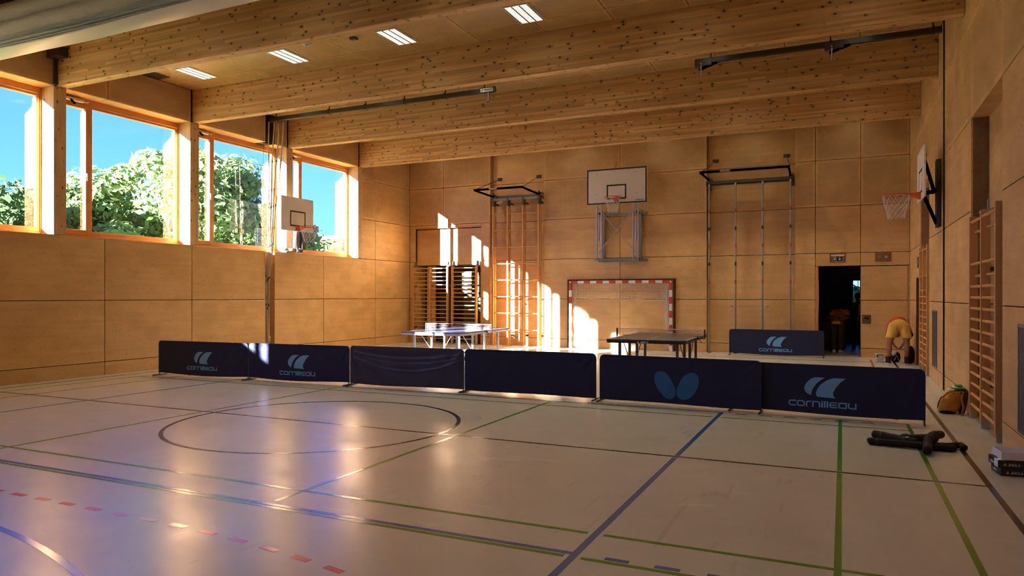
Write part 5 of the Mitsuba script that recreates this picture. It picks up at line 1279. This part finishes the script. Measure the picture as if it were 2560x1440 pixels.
# ================================================================ people
def hulls(bones, ref=0.018, it=10, lam=0.5):
    """bones: ((p, r), (q, s)) -> one smooth closed skin"""
    parts = []
    def ball(p, r):
        p = np.asarray(p, float); r = np.broadcast_to(np.asarray(r, float), (3,))
        return m3.Manifold.sphere(1.0, 20).scale([float(a) for a in r]).translate([float(a) for a in p])
    for a, b in bones:
        parts.append(m3.Manifold.batch_hull([ball(*a), ball(*b)]))
    m = m3.Manifold.batch_boolean(parts, m3.OpType.Add).refine_to_length(ref).to_mesh()
    tm = trimesh.Trimesh(m.vert_properties[:, :3], m.tri_verts, process=True)
    trimesh.smoothing.filter_taubin(tm, lamb=lam, nu=lam + 0.03, iterations=it)
    return tm
def chain(*pr): return list(zip(pr[:-1], pr[1:]))
def V(*a): return np.array(a, float)
def hand_bones(w, d, up, side, curl=0.6, s=1.0):
    """palm and five fingers from the wrist w along d; up = back of the hand, side = towards the thumb"""
    d, up, side = (np.asarray(x, float) / np.linalg.norm(x) for x in (d, up, side))
    B = [((w, 0.021 * s), (w + d * 0.03 * s, 0.023 * s))]
    kn = [w + d * 0.085 * s + side * o * s for o in (0.030, 0.010, -0.011, -0.030)]
    for k in kn: B.append(((w + d * 0.02 * s, 0.019 * s), (k, 0.0125 * s)))
    for k, L in zip(kn, (0.075, 0.085, 0.078, 0.060)):
        p, dd = k, d
        for seg, rr in ((0.45, 0.0095), (0.32, 0.0085), (0.23, 0.0075)):
            a = curl * 0.75; dd = dd * math.cos(a) - up * math.sin(a); q = p + dd * L * seg * s
            B.append(((p, (rr + 0.001) * s), (q, rr * s))); p = q
    b = w + d * 0.03 * s + side * 0.024 * s; m_ = b + (d * 0.5 + side * 0.8 - up * 0.2) * 0.036 * s; e = m_ + (d * 0.9 + side * 0.25 - up * 0.3) * 0.032 * s
    B += [((w + d * 0.02 * s, 0.017 * s), (b, 0.014 * s)), ((b, 0.013 * s), (m_, 0.0105 * s)), ((m_, 0.0105 * s), (e, 0.0085 * s))]
    return B
def head_bones(c, fwd, up, s=1.0):
    """skull, jaw, nose and ears round the head's centre c"""
    f, u = np.asarray(fwd, float) / np.linalg.norm(fwd), np.asarray(up, float) / np.linalg.norm(up); r = np.cross(f, u)
    B = [((c + u * 0.035 * s - f * 0.015 * s, 0.082 * s), (c + u * 0.03 * s + f * 0.015 * s, 0.076 * s)), ((c + u * 0.02 * s + f * 0.02 * s, 0.068 * s), (c - u * 0.062 * s + f * 0.040 * s, 0.040 * s)), ((c - u * 0.062 * s + f * 0.046 * s, 0.034 * s), (c - u * 0.088 * s + f * 0.058 * s, 0.020 * s))]
    B += [((c + u * 0.018 * s + f * 0.084 * s, 0.009 * s), (c - u * 0.024 * s + f * 0.104 * s, 0.012 * s)), ((c + u * 0.030 * s + f * 0.074 * s - r * 0.03 * s, 0.013 * s), (c + u * 0.030 * s + f * 0.074 * s + r * 0.03 * s, 0.013 * s)), ((c - u * 0.052 * s + f * 0.078 * s - r * 0.015 * s, 0.009 * s), (c - u * 0.052 * s + f * 0.078 * s + r * 0.015 * s, 0.009 * s))]
    for k in (-1, 1): B.append(((c + u * 0.016 * s + r * k * 0.080 * s, 0.011 * s), (c - u * 0.020 * s + r * k * 0.078 * s, 0.009 * s)))
    return B
def eyes(t, c, fwd, up, s=1.0):
    f, u = np.asarray(fwd, float) / np.linalg.norm(fwd), np.asarray(up, float) / np.linalg.norm(up); r = np.cross(f, u)
    for k in (-1, 1):
        mb = MB(); mb.sphere(c + u * 0.008 * s + f * 0.077 * s + r * k * 0.031 * s, 0.011 * s, 2); e = part(t, 'eye', mb, 'ball_white', smooth=True)
        mb = MB(); mb.sphere(c + u * 0.008 * s + f * 0.0855 * s + r * k * 0.031 * s, 0.005 * s, 1); part(e, 'iris', mb, 'rubber', smooth=True)
def hair(t, c, fwd, up, s=1.0, m='hair_dark'):
    f, u = np.asarray(fwd, float) / np.linalg.norm(fwd), np.asarray(up, float) / np.linalg.norm(up)
    B = [((c + u * 0.052 * s - f * 0.025 * s, 0.085 * s), (c + u * 0.060 * s + f * 0.012 * s, 0.074 * s)), ((c + u * 0.02 * s - f * 0.035 * s, 0.080 * s), (c - u * 0.035 * s - f * 0.048 * s, 0.052 * s))]
    part(t, 'hair', hulls(B, 0.012, 6), m, smooth=True)
def skin_fn(c):
    return lambda p, n, uv: mi.Color3f(*c) * (0.92 + 0.16 * fbm(p.x * 60.0, p.y * 60.0, p.z * 60.0, 2))
scene['skin_tan'] = principled(mikit.proc(skin_fn(srgb(150, 104, 80))), 0.5, specular=0.35)
scene['skin_brown'] = principled(mikit.proc(skin_fn(srgb(104, 70, 52))), 0.5, specular=0.35)
mat('hair_dark', srgb(26, 20, 18), 0.6); mat('hair_grey', srgb(70, 62, 58), 0.6)
fabric('shirt_rust', srgb(172, 62, 30)); fabric('shorts_yellow', srgb(232, 184, 92)); fabric('shirt_yellow', srgb(214, 146, 52)); fabric('cloth_black', srgb(24, 24, 27)); fabric('cloth_white', srgb(220, 218, 214)); fabric('trousers_dark', srgb(66, 48, 36)); fabric('sock_dark', srgb(40, 32, 34))
def shoe(t, ankle, d, side=1, sole='ball_white', upper='cloth_black', s=1.0):
    d = np.asarray(d, float); d /= np.linalg.norm(d); a = np.asarray(ankle, float); z = lambda q, h: V(q[0], q[1], h)
    heel, ball_, toe = a - d * 0.055 * s, a + d * 0.10 * s, a + d * 0.165 * s
    m = hulls(chain((z(heel, 0.052), (0.036, 0.036, 0.040)), (z(a + d * 0.02, 0.058), (0.040, 0.040, 0.045)), (z(ball_, 0.044), (0.044, 0.044, 0.032)), (z(toe, 0.036), (0.036, 0.036, 0.022))) + [((z(a, 0.06), 0.042), (z(a - d * 0.012, 0.092), 0.040))], 0.012, 6)
    u = part(t, 'shoe', m, upper, smooth=True)
    m = hulls(chain((z(heel, 0.018), (0.042, 0.042, 0.018)), (z(a + d * 0.03, 0.016), (0.040, 0.040, 0.016)), (z(ball_, 0.014), (0.049, 0.049, 0.014)), (z(toe, 0.018), (0.040, 0.040, 0.014))), 0.012, 4)
    v = np.asarray(m.vertices).copy(); v[:, 2] = np.maximum(v[:, 2], 0.0015); part(u, 'sole', (v, np.asarray(m.faces)), sole, smooth=True)

def bending_man():
    t = thing('person', 'person bending over a bag, rust shirt and yellow shorts, seen from behind', 'person')
    aL, aR = V(0.985, 18.84, 0.09), V(1.345, 18.88, 0.09)
    kL, kR = V(0.995, 18.82, 0.49), V(1.362, 18.85, 0.49)
    hL, hR = V(1.095, 18.86, 0.86), V(1.300, 18.88, 0.86)
    pel, waist, chest, neck = V(1.20, 18.90, 0.905), V(1.205, 19.04, 0.975), V(1.205, 19.30, 0.955), V(1.205, 19.46, 0.83)
    sL, sR = V(1.045, 19.36, 0.90), V(1.375, 19.36, 0.90)
    eL, eR = V(0.968, 19.20, 0.66), V(1.475, 19.22, 0.68)
    wL, wR = V(1.11, 19.40, 0.44), V(1.30, 19.42, 0.42)
    head = V(1.205, 19.56, 0.70); hf, hu = V(0, -0.35, -0.95), V(0, 0.9, -0.4)
    B = []
    for a, k, h in ((aL, kL, hL), (aR, kR, hR)):
        calf = a * 0.35 + k * 0.65 + V(0, -0.022, 0)
        B += chain((a, 0.036), (a * 0.75 + k * 0.25, 0.040), (calf, 0.060), (k, 0.058), (k * 0.5 + h * 0.5, 0.080), (h, 0.098))
        B.append(((a, 0.034), (a + V(0, 0.09, -0.05), 0.028)))
    B += chain((hL, 0.10), (pel, 0.125), (hR, 0.10)) + chain((pel, (0.155, 0.12, 0.12)), (waist, (0.150, 0.12, 0.125)), (chest, (0.165, 0.13, 0.125)), (neck, 0.062), (head - hu * 0.05, 0.052))
    B += [((sL, 0.060), (sR, 0.060)), ((chest, 0.10), (sL, 0.06)), ((chest, 0.10), (sR, 0.06))]
    for s_, e, w in ((sL, eL, wL), (sR, eR, wR)):
        B += chain((s_, 0.056), (s_ * 0.5 + e * 0.5, 0.047), (e, 0.038), (e * 0.6 + w * 0.4, 0.040), (w, 0.026))
    B += hand_bones(wL, V(0.35, 0.45, -0.85), V(-0.7, -0.5, -0.4), V(0.5, -0.8, -0.2), 0.7) + hand_bones(wR, V(-0.3, 0.4, -0.85), V(0.7, -0.5, -0.4), V(-0.5, -0.8, -0.2), 0.7)
    B += head_bones(head, hf, hu)
    part(t, 'body', hulls(B, 0.013, 8), 'skin_tan', smooth=True)
    hair(t, head, hf, hu, m='hair_grey'); eyes(t, head, hf, hu)
    g = 0.014
    S = chain((pel + V(0, 0.06, 0.03), (0.165, 0.12, 0.125)), (waist + V(0, 0.02, 0.012), (0.165, 0.13, 0.135)), (chest + V(0, 0, 0.012), (0.18, 0.145, 0.14)), (neck + V(0, -0.04, 0.04), 0.075)) + [((chest, 0.12), (sL, 0.075)), ((chest, 0.12), (sR, 0.075))]
    for s_, e in ((sL, eL), (sR, eR)): S += chain((s_, 0.074), (s_ * 0.45 + e * 0.55, 0.064))
    part(t, 'shirt', hulls(S, 0.016, 8), 'shirt_rust', smooth=True)
    S = []
    for k, h, dx in ((kL, hL, -0.012), (kR, hR, 0.012)):
        lo = k * 0.28 + h * 0.72; lo = V(k[0] * 0.6 + h[0] * 0.4 + dx, lo[1], 0.635)
        S += chain((h + V(0, 0, 0.02), (0.122, 0.122, 0.12)), (lo, (0.116, 0.112, 0.03)))
    S += chain((hL + V(0, 0, 0.03), 0.115), (pel, (0.165, 0.14, 0.135)), (hR + V(0, 0, 0.03), 0.115)) + chain((pel, (0.17, 0.135, 0.13)), (pel * 0.6 + waist * 0.4, (0.168, 0.12, 0.13)))
    part(t, 'shorts', hulls(S, 0.014, 7), 'shorts_yellow', smooth=True)
    for e, s_, w in ((eL, sL, wL), (eR, sR, wR)):
        part(t, 'elbow_sleeve', hulls(chain((e * 0.72 + s_ * 0.28, 0.047), (e, 0.046), (e * 0.55 + w * 0.45, 0.044)), 0.014, 5), 'cloth_black', smooth=True)
    for a, k, d in ((aL, kL, V(-0.25, 1, 0)), (aR, kR, V(0.12, 1, 0))):
        part(t, 'sock', hulls(chain((a + V(0, 0, -0.01), 0.042), (a * 0.78 + k * 0.22, 0.045)), 0.014, 5), 'sock_dark', smooth=True)
        shoe(t, V(a[0], a[1], 0), d)
bending_man()

def standing(label, x, y, face, m_shirt, m_leg, skin, bend=0.0, height=1.72, short_sleeves=True, arm='down', shoes='ball_white', turn=0.0):
    """an upright or forward-leaning figure; face = heading in degrees (0 looks along +y); bend = lean of the trunk in radians"""
    t = thing('person', label, 'person')
    k = height / 1.72
    M = place(x, y, 0, math.radians(face))
    def G(px, py, pz): return M[:3, :3] @ (np.array([px, py, pz], float) * k) + M[:3, 3]
    def D(*a): return M[:3, :3] @ np.array(a, float)
    hip = 0.90
    def tr(px, py, pz):      # trunk points lean forward about the hips
        dz = pz - hip
        return G(px, py + dz * math.sin(bend) + py * 0, hip + dz * math.cos(bend) - 0.0)
    up = D(0, math.sin(bend * 1.15), math.cos(bend * 1.15)); fw = D(math.sin(turn), math.cos(bend * 1.15) * math.cos(turn), -math.sin(bend * 1.15))
    B, S, P = [], [], []
    for s in (-1, 1):
        a, kn, h = G(s * 0.095, 0.0 - 0.03 * s, 0.085), G(s * 0.10, 0.02, 0.48), G(s * 0.09, 0.0, 0.88)
        calf = a * 0.35 + kn * 0.65 - D(0, 0.02, 0)
        B += chain((a, 0.036 * k), (calf, 0.054 * k), (kn, 0.054 * k), ((kn + h) / 2, 0.074 * k), (h, 0.092 * k)); B.append(((a, 0.034), (a + D(0, 0.09, -0.05), 0.026)))
        P += chain((G(s * 0.095, -0.03 * s, 0.11), 0.056 * k), (calf + D(0, 0, 0), 0.068 * k), (kn, 0.068 * k), ((kn + h) / 2, 0.088 * k), (h, 0.106 * k))
    sL, sR = tr(-0.175, 0, 1.40), tr(0.175, 0, 1.40)
    B += chain((G(-0.08, 0, 0.9), 0.10 * k), (G(0.08, 0, 0.9), 0.10 * k)) + chain((G(0, 0, 0.93), (0.13 * k, 0.11 * k, 0.11 * k)), (tr(0, 0.0, 1.10), 0.115 * k), (tr(0, 0.01, 1.30), 0.125 * k), (tr(0, 0, 1.46), 0.055 * k), (tr(0, 0.015, 1.54), 0.050 * k)) + [((sL, 0.055 * k), (sR, 0.055 * k)), ((tr(0, 0, 1.27), 0.11 * k), (sL, 0.056 * k)), ((tr(0, 0, 1.27), 0.11 * k), (sR, 0.056 * k))]
    P += chain((G(-0.08, 0, 0.92), 0.112 * k), (G(0.08, 0, 0.92), 0.112 * k))
    S += chain((tr(0, 0, 0.86), (0.155 * k, 0.135 * k, 0.06 * k)), (tr(0, 0, 1.08), 0.135 * k), (tr(0, 0.01, 1.30), 0.142 * k), (tr(0, -0.01, 1.43), 0.075 * k)) + [((tr(0, 0, 1.28), 0.12 * k), (sL, 0.07 * k)), ((tr(0, 0, 1.28), 0.12 * k), (sR, 0.07 * k))]
    for s, sh in ((-1, sL), (1, sR)):
        if arm == 'behind':
            e, w = tr(s * 0.27, -0.10, 1.12), tr(s * 0.06, -0.17, 0.98); d, u_, sd = D(-s * 0.8, -0.1, -0.3), D(0, -1, 0), D(0, 0, 1)
        elif arm == 'front':
            e, w = tr(s * 0.24, 0.02, 1.12), tr(s * 0.12, 0.24, 1.05); d, u_, sd = D(-s * 0.4, 0.8, 0.1), D(0, 0.1, 1), D(-s, 0, 0)
        else:
            e, w = tr(s * 0.24, -0.02, 1.12), tr(s * 0.25, 0.06, 0.87); d, u_, sd = D(0, 0.15, -1), D(s, 0, 0), D(0, 1, 0)
        B += chain((sh, 0.054 * k), ((sh + e) / 2, 0.046 * k), (e, 0.037 * k), (e * 0.65 + w * 0.35, 0.038 * k), (w, 0.025 * k)) + hand_bones(w, d, u_, sd, 0.45, 0.95)
        S += chain((sh, 0.070 * k), (sh * 0.45 + e * 0.55, 0.062 * k))
    hc = tr(0, 0.03, 1.62)
    B += [((tr(0, 0.01, 1.50), 0.050 * k), (hc - up * 0.05, 0.05 * k))] + head_bones(hc, fw, up, k)
    part(t, 'body', hulls(B, 0.016, 8), skin, smooth=True); hair(t, hc, fw, up, k); eyes(t, hc, fw, up, k)
    part(t, 'shirt', hulls(S, 0.018, 8), m_shirt, smooth=True); part(t, 'trousers', hulls(P, 0.018, 8), m_leg, smooth=True)
    for s in (-1, 1):
        a = G(s * 0.095, -0.03 * s, 0); shoe(t, V(a[0], a[1], 0.0), D(0.15 * s, 1, 0), sole=shoes, upper=shoes)
standing('person in a yellow shirt leaning forward in the dark doorway', -0.13, 22.0, -12, 'shirt_yellow', 'trousers_dark', 'skin_brown', bend=0.95, height=1.66, arm='behind')
standing('person in dark clothes standing in the doorway against the far window', 0.41, 23.9, 180, 'cloth_black', 'cloth_black', 'skin_brown', height=1.66, shoes='cloth_black')
standing('person in a white shirt half hidden behind the door leaf', 0.62, 22.6, 150, 'cloth_white', 'cloth_black', 'skin_tan', height=1.62)
# ================================================================ outside: ground, trees, a house, the bay that shades the nearer windows
struct('ground', 'grass outside')
mat('grass', [0.09, 0.14, 0.035], 0.9)
mb = MB(); mb.box(-140, -14.2, -120, 160, -0.5, -0.3); part('ground', 'lawn', mb, 'grass')
mb = MB(); mb.box(-14.2, 60, YB + 7.5, 160, -0.5, -0.3); part('ground', 'lawn', mb, 'grass')
def leaf(name, c, tr=0.9):
    scene[name] = {'type': 'principledthin', 'base_color': rgb(c), 'roughness': 0.95, 'diff_trans': tr, 'spec_trans': 0.0}
leaf('leaf_light', [0.17, 0.26, 0.10]); leaf('leaf_mid', [0.12, 0.20, 0.08]); leaf('leaf_dark', [0.07, 0.13, 0.06])
scene['bark'] = principled(mikit.proc(lambda p, n, uv: mix([0.16, 0.13, 0.10], [0.34, 0.29, 0.24], fbm(p.x * 9.0, p.y * 9.0, p.z * 2.5, 3))), 0.9)
def tree(label, az, dist, top, rad, m, seed, leaves=9000, lean=0.0, low=0.25, size=0.16, clumps=34, cat='tree'):
    """a broad-leaved tree: leaning trunk, forking limbs, leaves in clumps at the limb ends"""
    rg = np.random.default_rng(seed)
    a = math.radians(az); bx, by = -dist * math.cos(a), dist * math.sin(a)
    t = thing('tree', label, cat, 'trees beyond the window wall')
    H = top + 0.3; base = np.array([bx, by, -0.3])
    mb = MB(); lx = lean * np.array([math.sin(a), math.cos(a), 0])
    fork = base + lx * 0.45 + [0, 0, H * 0.36]
    mb.tube([base, base + lx * 0.2 + [0, 0, H * 0.15], fork], [0.024 * H, 0.019 * H, 0.016 * H], 9)
    cen, ends = [], []
    for i in range(clumps):
        u = rg.uniform(0, 1); th = rg.uniform(0, 2 * math.pi)
        z = low + (1 - low) * u
        prof = math.sqrt(max(0.0, 1 - ((z - (low + 0.52 * (1 - low))) / (0.56 * (1 - low))) ** 2))
        r = rad * prof * math.sqrt(rg.uniform(0.15, 1))
        cen.append(base + lx * z + [r * math.cos(th), r * math.sin(th), H * z * 0.94])
    cen = np.array(cen)
    for c in cen[: 16]:
        mid = (fork + c) / 2 + rg.normal(0, 0.05 * rad, 3) + [0, 0, 0.05 * H]
        mb.tube([fork - [0, 0, 0.05 * H * rg.random()], mid, c], [0.010 * H, 0.006 * H, 0.002 * H], 6)
    part(t, 'trunk', mb, 'bark', smooth=50)
    k = rg.integers(0, clumps, leaves)
    cr = rad * rg.uniform(0.20, 0.36, clumps)
    d = rg.normal(0, 1, (leaves, 3)); d /= np.linalg.norm(d, axis=1, keepdims=True)
    pos = cen[k] + d * (cr[k] * rg.uniform(0.35, 1.05, leaves) ** 0.6)[:, None] * [1, 1, 0.8]
    n = d + rg.normal(0, 0.6, (leaves, 3)) + [0, 0, 0.4]; n /= np.linalg.norm(n, axis=1, keepdims=True)
    e = np.cross(n, rg.normal(0, 1, (leaves, 3))); e /= np.linalg.norm(e, axis=1, keepdims=True); f = np.cross(n, e)
    s = size * rg.uniform(0.6, 1.3, leaves)[:, None]
    vv = np.stack([pos - e * s, pos + f * s * 0.5, pos + e * s, pos - f * s * 0.5], 1).reshape(-1, 3)
    q = np.arange(leaves * 4).reshape(-1, 4)
    part(t, 'foliage', (vv, np.vstack([q[:, :3], q[:, [0, 2, 3]]])), m, kind='stuff')
TREES = [
    (29.0, 31, 5.5, 3.0, 'leaf_dark', 'dark green tree filling the lower part of the window nearest the camera', {}),
    (32.0, 33, 5.8, 2.2, 'leaf_mid', 'mid green tree at the right edge of the window nearest the camera', {}),
    (34.4, 34, 6.6, 2.6, 'leaf_light', 'light green tree seen behind the narrow sash beside the first post', {}),
    (36.4, 38, 6.0, 2.6, 'leaf_mid', 'mid green tree left of the tallest one in the second window', {}),
    (39.2, 32, 7.4, 3.4, 'leaf_light', 'tall light green tree with a leaning pale trunk in the second window', {'leaves': 15000, 'lean': 0.9, 'clumps': 46}),
    (42.4, 33, 6.9, 2.3, 'leaf_light', 'slim pale green tree seen behind the sash left of the ropes', {}),
    (44.0, 36, 5.5, 2.4, 'leaf_mid', 'round green tree in the middle of the third window', {}),
    (46.6, 38, 5.3, 2.8, 'leaf_light', 'bushy light green tree behind the ropes', {}),
    (50.2, 42, 4.7, 2.3, 'leaf_dark', 'dark tree behind the small hoop in the last window', {}),
    (38.0, 52, 6.0, 6.0, 'leaf_dark', 'dark distant tree low behind the second window', {'leaves': 11000, 'size': 0.22}),
    (33.5, 50, 5.5, 5.0, 'leaf_mid', 'distant tree low between the two nearest windows', {'leaves': 9000, 'size': 0.22}),
    (43.5, 54, 5.5, 5.6, 'leaf_mid', 'distant tree low behind the third window', {'leaves': 10000, 'size': 0.22}),
    (53.6, 48, 3.9, 1.8, 'leaf_light', 'small pale tree at the right edge of the last window', {'leaves': 3500}),
]
for i, (az, d, top, rad, m, lab, kw) in enumerate(TREES):
    tree(lab, az, d, top, rad, m, 40 + i, **kw)
t = thing('house', 'peach coloured house low in the last window, right of the dark tree', 'house')
mat('peach_wall', srgb(226, 170, 126), 0.8); mat('roof_red', srgb(150, 86, 62), 0.8); mat('house_glass', srgb(70, 84, 100), 0.2)
hx, hy = -36.5, 47.0
mb = MB(); mb.box(hx - 3.4, hx + 2.6, hy - 3, hy + 4, -0.35, 5.3, 0.02); part(t, 'wall', mb, 'peach_wall')
mb = MB(); mb.mesh(trimesh.convex.convex_hull(np.array([[hx - 3.7, hy - 3.3, 5.3], [hx + 2.9, hy - 3.3, 5.3], [hx - 3.7, hy + 4.3, 5.3], [hx + 2.9, hy + 4.3, 5.3], [hx - 3.7, hy + 0.5, 6.6], [hx + 2.9, hy + 0.5, 6.6]]))); part(t, 'roof', mb, 'roof_red')
for x in (hx - 2.2, hx + 0.6):
    for z in (1.0, 3.4):
        mb = MB(); mb.box(x - 0.5, x + 0.5, hy - 3.02, hy - 2.98, z, z + 1.3); part(t, 'window', mb, 'house_glass')
t = thing('annex_bay', 'plain plaster bay outside the window wall behind the camera', 'building')
mat('plaster', srgb(200, 190, 176), 0.8)
mb = MB(); mb.box(-15.2, -14.16, -9.0, -4.0, -0.35, 9.0, 0.02); part(t, 'wall', mb, 'plaster')
mb = MB(); mb.box(-15.3, -14.16, -9.1, -3.9, 9.0, 9.12, 0.01); part(t, 'roof_edge', mb, 'dark_steel')
# greenery outside the far window of the dark room
tree('green shrub outside the far window of the dark room', 90.0 + 1.5, 34.5, 3.4, 1.6, 'leaf_mid', 90, leaves=3000, low=0.05, clumps=20, cat='shrub')
